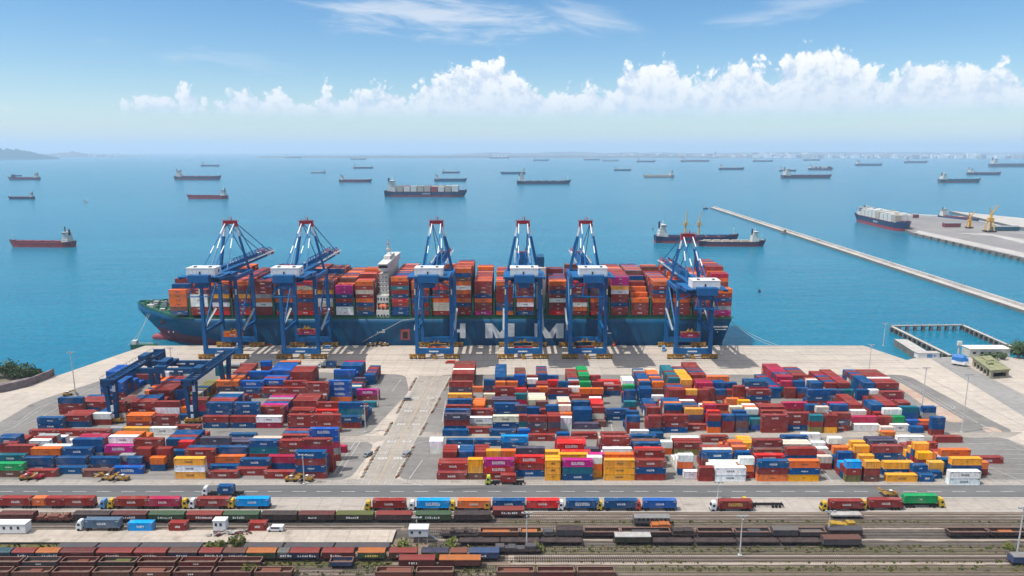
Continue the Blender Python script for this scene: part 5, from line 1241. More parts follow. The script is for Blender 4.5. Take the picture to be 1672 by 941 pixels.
# the dark derelict train on the oily track
G2 = 'derelict wagons on the oily track'
for i, (k, a, b_, c, r_) in enumerate((('flat', 720, 780, 'slate', 'black'), ('open', 784, 847, 'brown', 'orange'), ('open', 850, 884, 'dkgreen', 'orange'), ('flat', 887, 905, 'slate', 'slate'), ('box', 908, 951, 'slate', 'black'), ('open', 954, 1011, 'black', None), ('open', 1014, 1093, 'black', 'slate'), ('flat', 1096, 1134, 'black', 'black'),
         ('open', 1138, 1196, 'black', None), ('open', 1200, 1256, 'slate', 'slate'), ('box', 1259, 1300, 'slate', 'grey'), ('open', 1303, 1346, 'slate', 'grey'), ('box', 1349, 1404, 'black', 'slate'), ('open', 1546, 1610, 'black', None), ('open', 1613, 1674, 'black', 'orange'))):
    nm = {'flat': 'flat', 'open': 'open', 'box': 'covered'}[k]
    pos = f"{ORD[i + 1]} of the derelict train from the signal cabin" if i < 13 else ('first' if i == 13 else 'second') + ' after the gap in the derelict train'
    W_(k, a, b_, TRK['B'], c, f"{c.replace('dk', 'dark ')} derelict {nm} wagon, {pos}", r_, G2)
G3 = 'low dark flat wagons in the oily tracks'
for i, (a, b_) in enumerate(((1064, 1130), (1134, 1200), (1203, 1270), (1273, 1338))):
    W_('flat', a, b_, TRK['C'], 'black', f"low black flat wagon, {ORD[i + 1]} right of the white roofed wagon", None, G3)
for i, (a, b_) in enumerate(((750, 815), (818, 880), (884, 950))): W_('flat', a, b_, TRK['C'] , 'black', f"low black flat wagon, {ORD[i + 1]} between the signal cabin and the white roofed wagon", None, G3)
# mixed covered train
G4 = 'covered wagons of the mixed coloured train'
for i, (a, b_, c, r_, tx, lab) in enumerate(((-36, 23, 'teal', None, 0, 'teal wagon at the left frame edge of the mixed train'), (26, 62, 'navy', 'red', 1, 'navy wagon with red roof and white graffiti'), (65, 101, 'teal', 'orange', 1, 'teal wagon with orange roof in the mixed train'), (104, 158, 'dkred', None, 0, 'dark red wagon right of the orange roofed teal one'),
        (163, 220, 'dkred', 'red', 1, 'dark red wagon with white lettering, middle of three reds'), (224, 275, 'dkred', 'red', 1, 'dark red wagon left of the navy and green one'), (280, 326, 'navy', 'brown', 1, 'navy wagon with brown roof right of the three reds'), (329, 365, 'black', 'red', 1, 'black wagon with red roof and pale graffiti'), (368, 404, 'navy', 'brown', 1, 'navy wagon left of the orange roofed green one'),
        (406, 453, 'green', 'orange', 0, 'green wagon with bright orange roof'), (456, 474, 'grey', None, 1, 'short grey wagon between green and navy wagons'), (476, 523, 'navy', 'red', 1, 'navy wagon with red roof right of the short grey one'), (528, 579, 'dkred', 'red', 1, 'dark red wagon right of the red roofed navy one'), (586, 630, 'green', 'orange', 2, 'green wagon with orange roof and yellow lettering'),
        (637, 682, 'brown', 'red', 1, 'brown wagon with large white graffiti below the signal cabin'), (689, 733, 'olive', 'navy', 0, 'olive and navy wagon third from the right end'), (736, 763, 'brown', 'rust', 1, 'short brown wagon left of the blue end wagon'), (767, 815, 'blue', None, 1, 'blue wagon at the right end of the mixed train'))):
    W_('box', a, b_, TRK['D'], c, lab, r_, G4, tx)
G5 = 'open wagons in the two bottom trains'
for i, (k, a, b_, c, r_, tx, lab) in enumerate((('open', -22, 37, 'maroon', None, 0, 'maroon open wagon at the left frame edge, second lowest train'), ('open', 43, 98, 'slate', None, 1, 'slate open wagon between maroon ones, second lowest train'), ('open', 104, 160, 'maroon', 'rust', 0, 'maroon open wagon carrying a rusty load'), ('open', 166, 225, 'dkgreen', 'olive', 0, 'dark green open wagon with olive load'),
        ('open', 229, 290, 'dkred', None, 0, 'dark red open wagon left of the brighter red one'), ('open', 297, 355, 'red', None, 1, 'bright red open wagon in the second lowest train'), ('open', 361, 428, 'maroon', None, 0, 'maroon open wagon at the right end of the second lowest train'), ('open', 540, 577, 'blue', None, 0, 'short blue open wagon alone in the grass'), ('box', 653, 711, 'dkred', 'red', 1, 'dark red covered wagon with red roof on the grassy track'), ('box', 718, 785, 'maroon', 'orange', 0, 'maroon wagon with orange edged roof on the grassy track'))):
    W_(k, a, b_, TRK['E'], c, lab, r_, G5, tx)
for i in range(16):
    a = -40 + i * 65.5; c = ('maroon', 'brown', 'dkred', 'brown', 'rust', 'maroon')[i % 6]
    if 455 < a < 590 or 690 < a < 800: continue
    W_('open', a, a + 60, TRK['F'], c, f"{c.replace('dk', 'dark ')} open wagon, {ORD[i + 1]} from the left along the bottom frame edge", 'rust' if i % 3 == 1 else None, G5, 1 if i in (4, 5) else 0)
# low flat wagons standing against the platform wall
for i, (a, b_) in enumerate(((96, 158), (162, 228), (231, 330), (400, 462), (466, 545), (548, 636))): W_('flat', a, b_, 897.5, 'slate', f"empty slate flat wagon, {ORD[i + 1]} along the loading platform wall", None, 'flat wagons along the platform wall')
# ------------------------------------------------------------------ huts and scrap on the platform
def hut(label, x0, x1, yb, h, d, stilts=0, col=None, name='cabin'):
    p0, p1 = at(x0, yb), at(x1, yb); t = thing(name, label, 'hut', ((p0.x + p1.x) / 2, p0.y, .9 if stilts == 0 else 0)); w_ = (p1.x - p0.x) / 2
    b = MB(); b.box(-w_, w_, 0, d, stilts + .3, stilts + h); bo = b.build('wall', col or CON_W, t); b = MB(); b.box(-w_ - .15, w_ + .15, -.15, d + .15, stilts + h, stilts + h + .18); b.build('roof', col or CON_W, t)
    g = MB(); n = max(2, int(w_ * 2 / 2.4))
    for k in range(n): x = -w_ + .6 + k * (2 * w_ - 1) / n; g.box(x, x + .8, -.05, .02, stilts + h * .5, stilts + h * .78)
    g.build('window', GLASS, bo)
    if stilts:
        for x in (-w_ + .3, 0, w_ - .3):
            for y in (.3, d - .3): b = MB(); b.box(x - .15, x + .15, y - .15, y + .15, 0, stilts + .3); b.build('post', STEEL, t)
        b = MB(); b.bar((w_ + .3, d / 2, stilts + .4), (w_ + 3.5, d / 2, 0.1), .9, .15); b.build('stairway', STEEL, t)
    return t
hut('long white office cabin at the left frame edge on the loading platform', -8, 43, 876.5, 3.6, 3.2); hut('small white cabin beside the scrap heap', 349, 369, 871.5, 3.8, 2.6); hut('pale grey signal cabin on stilts among the tracks', 668, 699, 888, 3.0, 3.4, 2.2, mat('signal_grey', (.55, .55, .54), .6), 'signal_cabin')
for i in range(9):
    p = at(350 + i * 6 + rnd.uniform(-3, 3), 876 + rnd.uniform(-2, 4)); b = MB()
    for _ in range(7): c_ = Vector((rnd.uniform(-1.2, 1.2), rnd.uniform(-.9, .9), rnd.uniform(.1, .7))); b.bar(c_, c_ + Vector((rnd.uniform(-1.6, 1.6), rnd.uniform(-1, 1), rnd.uniform(-.3, .6))), rnd.uniform(.2, .8), rnd.uniform(.2, .6), rnd.randrange(3))
    o = b.build('scrap_pile', [STEEL, wmat('maroon'), wmat('white')]); o.location = (p.x, p.y, .95)
    tag(o, f"heap of scrap metal by the small white cabin, {ORD[i + 1]} heap from the left", 'scrap heap', 'scrap heaps on the loading platform')
van('white and yellow pickup on the loading platform right of the scrap', 449, 873, 'white', 0, 5.6, 2.0, 'vehicles on the loading platform')
for o in C.objects:
    if o.get('group') == 'vehicles on the loading platform': o.location.z = .9
# ------------------------------------------------------------------ ships on the roadstead
SM = dict(navy=(.014, .042, .105), red=(.36, .045, .05), maroon=(.24, .045, .055), blue=(.015, .075, .17), black=(.02, .022, .03), grey=(.25, .26, .27), teal=(.02, .11, .15), cream=(.5, .42, .33), purple=(.085, .05, .085), white=(.66, .66, .66), rusty=(.2, .12, .09))
def sm(c): return mat('ship_' + c, SM[c], .5, noise=.5, scale=.06)
def vessel(x0, x1, yw, sup, hull, label, low='red', kind='bulk', deck='maroon', rz=0, hf=1.0, cargo=None, grp='ships at anchor in the bay', fun='navy', sup_at=None, bow=None, hk=1.0):
    """sup: 'L'/'R' end of the superstructure (the stern unless bow says otherwise)"""
    ya, yb_ = yw if isinstance(yw, tuple) else (yw, yw)
    p0, p1 = at(x0, ya, WL), at(x1, yb_, WL); Ln = (p1 - p0).length; rz += math.atan2(p1.y - p0.y, p1.x - p0.x); h = Ln / 2; X, Y = (p0.x + p1.x) / 2, (p0.y + p1.y) / 2
    Bm = Ln * .155 / 2; D = Ln * .062 * hf + 1.2; s = 1 if sup == 'L' else -1                # local +x = bow
    t = thing('cargo_ship' if kind != 'tug' else 'tug_boat', label, 'ship', (X, Y + Bm, WL), (0 if s > 0 else math.pi) + rz, grp)
    n = 16; zl = [-2, 0, D * .34, D * .36, D, None]; b = MB(); vs = []
    for sd in (-1, 1):
        for i in range(n + 1):
            u = i / n; x = -h + Ln * u
            for z in zl:
                zz = D * (1 + .42 * max(0, (u - .82) / .18) ** 1.2 + .18 * max(0, (.12 - u) / .12)) if z is None else z
                zz = min(zz, D * 1.5); f = max(0, zz) / D
                rake = (1 - min(1, f)) * Ln * .035
                e = max(0, min(1, (1 - u) / .2)); w_ = Bm * (1 - (1 - e) ** 2.2) * (1 - .35 * max(0, (.12 - u) / .12) * (1.2 - f))
                vs.append((x - rake * max(0, (u - .8) / .2), sd * max(w_, .02), zz))
    m_ = len(zl); o = (n + 1) * m_
    for i in range(n):
        for j in range(m_ - 1):
            a = i * m_ + j; k = 1 if j < 2 else 0
            b.f += [(a, a + m_, a + m_ + 1, a + 1), (o + a, o + a + 1, o + a + m_ + 1, o + a + m_)]; b.m += [k, k]; b.c += [None, None]
        a = i * m_ + m_ - 2; b.f.append((a, a + m_, o + a + m_, o + a)); b.m.append(2); b.c.append(None)
    for j in range(m_ - 1): a = j; b.f.append((a, a + 1, o + a + 1, o + a)); b.m.append(1 if j < 2 else 0); b.c.append(None)
    b.v = vs; ho = b.build('hull', [sm(hull), sm(low), sm(deck)], t)
    xs_ = -h + Ln * .035 if sup_at is None else -h + Ln * sup_at; ls = max(Ln * .105, 5); hs = (Ln * .11 + 3) * hk
    b = MB()
    for k in range(4):
        f = 1 - .1 * k; b.box(xs_ + ls * .06 * k, xs_ + ls * f, -Bm * (.88 - .06 * k), Bm * (.88 - .06 * k), D + hs * .25 * k, D + hs * .25 * (k + 1) - .15); b.box(xs_ + ls * .05 * k - .2, xs_ + ls * f + .3, -Bm * (.9 - .05 * k), Bm * (.9 - .05 * k), D + hs * .25 * (k + 1) - .3, D + hs * .25 * (k + 1))
    b.box(xs_ + ls * .3, xs_ + ls * .75, -Bm * .98, Bm * .98, D + hs * .88, D + hs * 1.06)
    so_ = b.build('superstructure', SHW, t); b = MB(); b.box(xs_ + ls * .29, xs_ + ls * .765, -Bm * .99, Bm * .99, D + hs * .93, D + hs * 1.02); b.build('window', GLASS, so_)
    b = MB(); b.cyl((xs_ + ls * .12, 0, D + hs * .7), (xs_ + ls * .1, 0, D + hs * 1.32), Ln * .011 + .4, Ln * .009 + .3, 10)
    if kind == 'coaster': b.cyl((xs_ + ls * .7, 0, D + hs * 1.0), (xs_ + ls * .7, 0, D + hs * 1.6), Ln * .007 + .2, n=8)
    b.build('funnel', sm(fun), t)
    b = MB(); xm = xs_ + ls * .5; b.cyl((xm, 0, D + hs), (xm, 0, D + hs * 1.5), Ln * .002 + .12, n=6); b.bar((xm, -Bm * .35, D + hs * 1.3), (xm, Bm * .35, D + hs * 1.3), Ln * .002 + .1); xf = h - Ln * .06; b.cyl((xf, 0, D * 1.1), (xf, 0, D + hs * .8), Ln * .002 + .12, n=6); b.build('mast', SHW, t)
    xa, xb = xs_ + ls * 1.15, h - Ln * .09
    if sup_at is not None and sup_at > .5: xa, xb = -h + Ln * .06, xs_ - 2
    if kind == 'boxes':
        q = random.Random(int(x0)); k = xa; step = (xb - xa) / 9
        for i in range(9):
            for r_ in range(3):
                hh = (.72 + .28 * q.random()) * Ln * .075; ob = MB(); y0_ = -Bm * .9 + r_ * Bm * .62; ob.box(k + .4, k + step * .86, y0_, y0_ + Bm * .58, D + .4, D + .4 + hh)
                for z in (.36, .7): ob.box(k + .36, k + step * .86 + .04, y0_ - .03, y0_ + Bm * .58 + .03, D + .4 + hh * z, D + .4 + hh * z + .25, 1)
                o_ = ob.build('cargo_stack', [sm(q.choice(cargo or ['white', 'white', 'white', 'cream', 'red', 'cream'])), sm('grey')], t)
            k += step
        g = MB()
        for k in range(4): g.box(-Ln * .03 + k * Ln * .025, -Ln * .03 + k * Ln * .025 + Ln * .012, -Bm - .12, -Bm + .1, D * .5, D * .75); g.box(-Ln * .03 + k * Ln * .025, -Ln * .03 + k * Ln * .025 + Ln * .012, Bm - .1, Bm + .12, D * .5, D * .75)
        g.build('lettering', SHW, ho)
    elif kind == 'gas':
        for i in range(4): b = MB(); c_ = xa + (xb - xa) * (i + .5) / 4; r_ = Bm * .85; [b.cyl((c_, 0, D + r_ * (math.sin(a0))), (c_, 0, D + r_ * math.sin(a1)), r_ * math.cos(a0) + .01, r_ * math.cos(a1) + .01, 14) for a0, a1 in ((0, .4), (.4, .8), (.8, 1.2), (1.2, 1.57))]; b.build('tank_dome', SHW, t)
    else:
        nh = 5
        for i in range(nh):
            a = xa + (xb - xa) * (i + .12) / nh; c_ = xa + (xb - xa) * (i + .88) / nh; b = MB(); b.box(a, c_, -Bm * .55, Bm * .55, D, D + Ln * .012 + .4); b.box(a - .3, c_ + .3, -Bm * .58, Bm * .58, D + Ln * .010, D + Ln * .013 + .4); b.build('hatch_cover', sm(cargo or deck), t)
        if kind == 'tanker':
            b = MB(); b.box(xa, xb, -Bm * .12, Bm * .12, D + 1.5, D + 2.4); b.box((xa + xb) / 2 - 1, (xa + xb) / 2 + 1, -Bm * .8, Bm * .8, D, D + 3.2); b.build('pipe_rack', sm('grey'), t)
        if kind == 'crane':
            for u in (.36, .52): b = MB(); x = -h + Ln * u; b.cyl((x, 0, D), (x, 0, D + Ln * .17), Ln * .013, Ln * .010, 8); b.box(x - Ln * .02, x + Ln * .02, -Ln * .016, Ln * .016, D + Ln * .13, D + Ln * .17); b.bar((x, 0, D + Ln * .15), (x + Ln * .01, -2, D + Ln * .30), Ln * .013, Ln * .013, 0, Ln * .006, Ln * .006); b.bar((x - Ln * .05, 0, D + Ln * .14), (x + Ln * .05, 0, D + Ln * .14), Ln * .006); b.build('deck_crane', mat('crane_cream', (.55, .36, .13), .5), t)
        if kind == 'gantry':
            b = MB(); b.box(xb - Ln * .12, xb - Ln * .06, -Bm * .8, Bm * .8, D, D + hs * .75); b.box(xb - Ln * .34, xb - Ln * .12, -Bm * .3, Bm * .3, D + hs * .3, D + hs * .6); b.build('deck_gantry', sm('navy'), t)
    b = MB(); b.box(h - Ln * .085, h - Ln * .02, -Bm * .35, Bm * .35, D * 1.15, D * 1.32); b.build('forecastle', sm(deck), t)
    return t
VR = random.Random(31)
def V(*a, **k):
    if 'rz' not in k and not isinstance(a[2], tuple): k['rz'] = R(VR.uniform(-4, 4))
    return vessel(*a, **k)
V(8, 118, 404, 'R', 'maroon', 'red hulled coaster with white bridge and two dark funnels, alone left of the big ship', 'red', 'coaster', 'maroon', fun='navy')
V(302, 370, 325, 'R', 'maroon', 'maroon bulk ship with dark funnel, bridge on its right end', 'red'); V(11, 54, 325.5, 'R', 'navy', 'small navy ship with a mast at each end near the left edge', 'purple')
V(11, 62, 294, 'R', 'purple', 'ship with dark deck gantry at the far left of the bay', 'purple', 'gantry'); V(283, 360, 294, 'L', 'navy', 'long maroon decked bulk ship with bridge on its left end', 'maroon'); V(327, 358, 272, 'L', 'blue', 'small hazy blue ship far behind the maroon decked bulk ship', 'blue')
V(466, 492, 258.5, 'L', 'navy', 'tiny hazy ship with white ends near the horizon', 'navy'); V(507, 531, 283, 'R', 'grey', 'small pale grey ship with bridge on its right end', 'grey', deck='cream'); V(553, 607, 298, 'L', 'navy', 'bulk ship with bright red hull band and navy bow', 'red', deck='red'); V(577, 609, 275.5, 'L', 'navy', 'hazy ship just behind the red banded bulk ship', 'navy')
V(572, 598, 261, 'L', 'blue', 'tiny blue ship on the horizon above the red banded bulk ship', 'blue'); V(627, 762, 322, 'L', 'navy', 'navy container ship stacked with white and pink boxes in the middle of the bay', 'maroon', 'boxes', hf=.95)
V(709, 762, 296.5, 'L', 'blue', 'blue tanker with teal deck just above the white stacked container ship', 'navy', 'tanker', 'teal'); V(722, 751, 283, 'L', 'navy', 'small brownish ship right above the blue tanker', 'maroon', deck='rusty'); V(817, 858, 284.5, 'R', 'blue', 'blue ship with orange and white bridge on its right end', 'navy', deck='blue', fun='rusty')
V(844, 933, 301, 'L', 'navy', 'long low navy bulk ship with pale grey deck', 'purple', deck='grey', hf=.8); V(720, 738, 257, 'L', 'blue', 'tiny speck of a ship on the horizon above the brownish ship', 'blue'); V(799, 832, 259, 'L', 'navy', 'distant gas carrier with a row of white domes', 'blue', 'gas'); V(870, 897, 263, 'L', 'blue', 'tiny blue ship right of the white domed gas carrier', 'blue')
V(953, 980, 262, 'L', 'navy', 'hazy ship left of the pale one on the horizon', 'navy'); V(984, 1011, 263.5, 'L', 'grey', 'hazy grey ship with white bridge on the horizon', 'navy'); V(1003, 1031, 279, 'L', 'navy', 'small navy ship left of the cream hulled ship', 'navy'); V(1051, 1101, 290, 'R', 'cream', 'cream and rusty hulled ship with bridge on its right end', 'rusty', deck='cream')
V(1040, 1071, 265, 'L', 'navy', 'low dark ship on the horizon above the cream hulled one', 'navy'); V(1112, 1159, 264.5, 'L', 'purple', 'long low purple ship below the distant city', 'purple', hf=.7); V(1175, 1216, 277.5, 'L', 'navy', 'navy ship with white bridges at both ends, right of centre', 'navy'); V(1230, 1263, 264.5, 'L', 'blue', 'hazy blue ship below the distant city towers', 'blue')
V(1273, 1301, 280, 'L', 'navy', 'small navy ship left of the red loaded ship', 'navy'); V(1278, 1362, 291.5, 'L', 'purple', 'long dark purple bulk ship below the red loaded ship', 'purple', deck='purple', hf=.8); V(1321, 1362, 278, 'L', 'navy', 'ship loaded with red and blue boxes above the long purple one', 'maroon', 'boxes', cargo=['red', 'navy', 'maroon', 'white']); V(1313, 1340, 262.5, 'L', 'navy', 'hazy ship on the horizon behind the red loaded ship', 'navy')
V(1399, 1442, 271, 'L', 'blue', 'blue low ship alone right of the red loaded ship', 'navy', deck='blue'); V(1478, 1517, 266.5, 'L', 'blue', 'hazy blue ship further right below the city', 'blue'); V(1535, 1606, 298.5, 'L', 'teal', 'teal hulled ship with black funnel and white bridge at right', 'maroon', deck='teal', fun='black'); V(1583, 1636, 286, 'L', 'navy', 'navy ship with bridges at both ends above the teal hulled one', 'navy')
V(1619, 1690, 273, 'L', 'navy', 'purple decked ship cut by the right frame edge', 'purple', deck='purple'); V(1606, 1614, 262, 'L', 'white', 'tiny white boat on the horizon at right', 'white')
V(1071, 1209, 397, 'L', 'navy', 'navy bulk ship with red bottom and two cream cranes behind the stern crane', 'red', 'crane', 'maroon', grp='two bulk ships moored side by side', cargo='blue')
V(1143, 1252, 403, 'L', 'purple', 'rusty grey bulk ship with navy bow moored in front of the craned ship', 'maroon', deck='cream', grp='two bulk ships moored side by side', sup_at=.78)
V(1413, 1491, (362, 381), 'L', 'navy', 'navy and red ship with white boxes moored along the far pier', 'red', 'boxes', cargo=['white', 'white', 'white', 'cream'], grp='ships along the far pier', hf=1.0, hk=.55)
V(1538, 1602, (358, 365), 'L', 'blue', 'blue ship with white bridge lying behind the far pier', 'navy', grp='ships along the far pier')
V(1148, 1157, 341.5, 'L', 'blue', 'blue tug boat at the tip of the long breakwater', 'navy', 'tug', grp='small boats'); V(136, 143, 331, 'L', 'white', 'small white boat left of the maroon bulk ship', 'white', 'tug', grp='small boats')
for x, y, lab in ((1240, 477, 'small black buoy floating right of the big ship'), (1066, 374.5, 'dark buoy left of the two moored bulk ships')):
    p = at(x, y, WL); t = thing('buoy', lab, 'buoy', (p.x, p.y, WL)); b = MB(); b.cyl((0, 0, -.5), (0, 0, 1.0), 1.5, n=14); b.build('float', BLACK, t); b = MB(); b.cyl((0, 0, 1), (0, 0, 3), .7, .2, 8); b.build('tower', BLACK, t)
# barge with white rails tied below the bow
p = at(240, 563.5, -1); t = thing('work_barge', 'dark green work barge with white rails below the bow', 'barge', (p.x, QY + 2.6, -3)); b = MB(); b.box(-9, 7, -2, 2, 0, 3.4); b.bar((7, 0, 1.9), (9, 0, 2.2), 3, 2.6, 0, 1, 1.6); b.build('hull', DECKG, t)
b = MB(); b.box(-8.3, -5, -1.6, 1.6, 3.4, 6); b.build('wheelhouse', SHW, t); b = MB()
for k in range(8): b.box(-3.6 + k * 1.4, -3.5 + k * 1.4, -1.9, -1.8, 3.4, 4.9)
b.box(-3.6, 6.4, -1.9, -1.8, 4.8, 4.95); b.box(-3.6, 6.4, -1.9, -1.8, 4.1, 4.2); b.build('railing', SHW, t)
# ------------------------------------------------------------------ breakwater, piers
MC = gmat('breakwater_concrete', (.50, .47, .43), (.42, .39, .355), (.28, .26, .24), .02, .4, (12, 40, .3)); MCD = mat('wet_concrete', (.19, .18, .16), .9, noise=.8, scale=.2)
bw = thing('breakwater', 'long straight concrete breakwater crossing the water at right', 'breakwater'); A, B = at(1163, 337.5, 0), at(1740, 523, 0)
d = (B - A).normalized(); nn = Vector((-d.y, d.x, 0))
def along(f, o, z): q = A.lerp(B, f) + nn * o; return (q.x, q.y, z)
P = lambda o: [along(0, o, 0)[:2], along(1, o, 0)[:2]]
b = MB(); q0, q1 = P(-5), P(5); b.prism([q0[0], q0[1], q1[1], q1[0]], WL - 4, -1.4, 0, 1); b.build('base', [MC, MCD], bw)
b = MB(); q0, q1 = P(2.6), P(5); b.prism([q0[0], q0[1], q1[1], q1[0]], -1.5, 1.0, 0); b.build('parapet', MC, bw)
b = MB()
for k in range(1, 16): c_ = along(k / 16, 4, 1.0); b.box(c_[0] - .2, c_[0] + .2, c_[1] - .2, c_[1] + .2, 1, 4.5)
b.build('lamp_post', STEEL, bw)
b = MB(); c_ = along(.46, -6.5, 0); b.box(c_[0] - 7, c_[0] + 7, c_[1] - 4, c_[1] + 4, WL - 2, -2.4); b.box(c_[0] - 2, c_[0] + 2, c_[1] + 1, c_[1] + 3, -2.4, 2); b.build('landing', MCD, bw)
# far terminal pier with ships behind
tp = thing('cargo_pier', 'wide grey cargo pier with pale edges at the right frame edge', 'pier')
T1 = px([(1424, 352), (1462, 350), (1570, 355), (1640, 372), (1760, 392), (1790, 452), (1672, 421), (1493, 381)])
b = MB(); b.prism(T1, WL - 4, -.2, 0, 1); b.build('deck', [gmat('pier_asphalt', (.21, .20, .195), (.28, .26, .245), (.17, .16, .15), .008, .2), MCD], tp)
b = MB(); b.sheet(px([(1493, 380), (1672, 420), (1790, 450.5), (1790, 446), (1672, 413), (1500, 376.5)]), -.1); b.sheet(px([(1424, 351.7), (1462, 349.8), (1570, 354.5), (1640, 371), (1640, 369.3), (1570, 353), (1462, 348.6), (1426, 350.6)]), -.1)
b.sheet(px([(1560, 381), (1620, 385), (1672, 398), (1672, 391), (1610, 381)]), -.1); b.build('pale_apron', MC, tp)
b = MB()
for k in range(26): c_ = at(lerp(1496, 1790, k / 25), lerp(381.5, 451.5, k / 25), 0); b.box(c_.x - 2, c_.x + 2, c_.y - 2.5, c_.y + 1, WL - 3, .5)
b.build('fender', MCD, tp)
tp2 = thing('cargo_pier', 'narrow second pier with pale edge behind the wide cargo pier', 'pier'); b = MB(); b.prism(px([(1550, 345), (1760, 366), (1760, 378), (1660, 371)]), WL - 4, .8, 0, 1); b.build('deck', [MC, MCD], tp2)
for x, y, hgt, lab in ((1582, 373, 26, 'smaller yellow harbour crane on the cargo pier'), (1615, 379, 40, 'taller yellow harbour crane on the cargo pier')):
    p = at(x, y); t = thing('harbour_crane', lab, 'harbour crane', (p.x, p.y, .8), 0, 'yellow cranes on the cargo pier'); YC = mat('harbour_yellow', (.62, .34, .06), .5)
    b = MB()
    for u in (-1, 1):
        for v in (-1, 1): b.bar((u * hgt * .14, v * hgt * .12, 0), (u * hgt * .07, v * hgt * .06, hgt * .4), 1.6)
    b.build('portal', YC, t); b = MB(); b.cyl((0, 0, hgt * .4), (0, 0, hgt * .75), hgt * .05, n=10); b.box(-hgt * .12, hgt * .1, -hgt * .07, hgt * .07, hgt * .42, hgt * .56); b.build('tower', YC, t)
    b = MB(); b.bar((0, 0, hgt * .7), (hgt * .12, -hgt * .2, hgt * 1.1), 2.2, 2.2, 0, .8, .8); b.bar((0, 0, hgt * .75), (-hgt * .1, 0, hgt * .95), 1.2); b.bar((-hgt * .1, 0, hgt * .95), (hgt * .12, -hgt * .2, hgt * 1.1), .5); b.build('jib', YC, t)
    b = MB(); b.box(-hgt * .2, hgt * .2, -hgt * .16, hgt * .16, 0, 1.6); b.build('base', BLACK, t)
for i, (x, y, lg, c, lab) in enumerate(((1553, 371, 14, 'maroon', 'dark shed by the blue ship on the cargo pier'), (1640, 377, 22, 'teal', 'teal storage block behind the taller harbour crane'), (1490, 356, 10, 'maroon', 'dark red stack at the tip of the cargo pier'), (1455, 349.5, 8, 'navy', 'two dark blocks on the outer edge of the cargo pier'))):
    p = at(x, y); t = thing('shed', lab, 'shed', (p.x, p.y, .8)); b = MB(); b.box(-lg, lg, -4, 4, 0, 6); b.build('wall', sm(c), t); b = MB(); b.add([(-lg, -4.2, 6), (lg, -4.2, 6), (lg, 0, 8), (-lg, 0, 8), (-lg, 4.2, 6), (lg, 4.2, 6)], [(0, 1, 2, 3), (3, 2, 5, 4), (0, 3, 4), (1, 5, 2)]); b.build('roof', sm('grey'), t)
# small-craft basin at the right of the quay
def jetty(label, a, c, w_, z, piles=True, dz=.9):
    p, q = at(*a, z), at(*c, z); t = thing('jetty', label, 'jetty'); dd = (q - p); n_ = Vector((-dd.y, dd.x, 0)).normalized() * w_ / 2
    b = MB(); b.prism([tuple((p + n_)[:2]), tuple((q + n_)[:2]), tuple((q - n_)[:2]), tuple((p - n_)[:2])], z - dz, z, 0, 1); b.build('deck', [MC, MCD], t)
    if piles:
        k_ = int(dd.length / 6); b = MB()
        for k in range(k_ + 1):
            for s in (-.8, .8): c_ = p + dd * (k / k_) + n_ * s; b.box(c_.x - .7, c_.x + .7, c_.y - .7, c_.y + .7, WL - 3, z - dz)
        b.build('pile', MCD, t)
        b = MB()
        for k in range(k_ + 1): c_ = p + dd * (k / k_) + n_ * .9; b.box(c_.x - .15, c_.x + .15, c_.y - .15, c_.y + .15, z, z + 1.2)
        b.build('bollard', STEEL, t)
    return t
jetty('diagonal piled jetty on the near side of the small basin', (1457, 533), (1552, 580), 2.4, .2); jetty('piled jetty closing the far side of the small basin', (1456, 531.5), (1572, 530.5), 2.0, .2); jetty('diagonal piled jetty on the right side of the small basin', (1572, 530.5), (1662, 570), 2.2, .2)
jetty('solid concrete pier beside the quay corner', (1471, 554), (1517, 583), 9, .6, False, 6)
b = MB(); p = at(1516, 584); t = thing('pier_shed', 'low white shed at the landward end of the concrete pier', 'shed', (p.x, p.y, 0)); b.box(-8, 6, -1.6, 2.5, 0, 3.2); bo = b.build('wall', CON_W, t); MB().box(-8.4, 6.4, -2, 3, 3.2, 3.5).build('roof', MC, t); b = MB(); b.box(-2, 1.5, -1.66, -1.5, .3, 2.6); b.box(2.4, 3.4, -1.66, -1.5, .8, 2.2); b.build('door', VC['blue'], bo)
p0, p1 = at(1584, 584), at(1650, 584); t = thing('warehouse', 'long white waterside warehouse with flat roof', 'building', ((p0.x + p1.x) / 2, p0.y + 1, 0)); hw = (p1.x - p0.x) / 2; b = MB(); b.box(-hw, hw, 0, 8, 0, 5.2); wo = b.build('wall', mat('warehouse_wall', (.62, .60, .52), .8, noise=.6, scale=.3), t); b = MB(); b.box(-hw - .4, hw + .4, -.4, 8.4, 5.2, 5.7); b.build('roof', mat('warehouse_roof', (.72, .68, .62), .8), t)
b = MB(); [b.box(-hw + 2 + k * 5, -hw + 4 + k * 5, -.06, .02, 2, 3.4) for k in range(4)]; b.build('window', GLASS, wo)
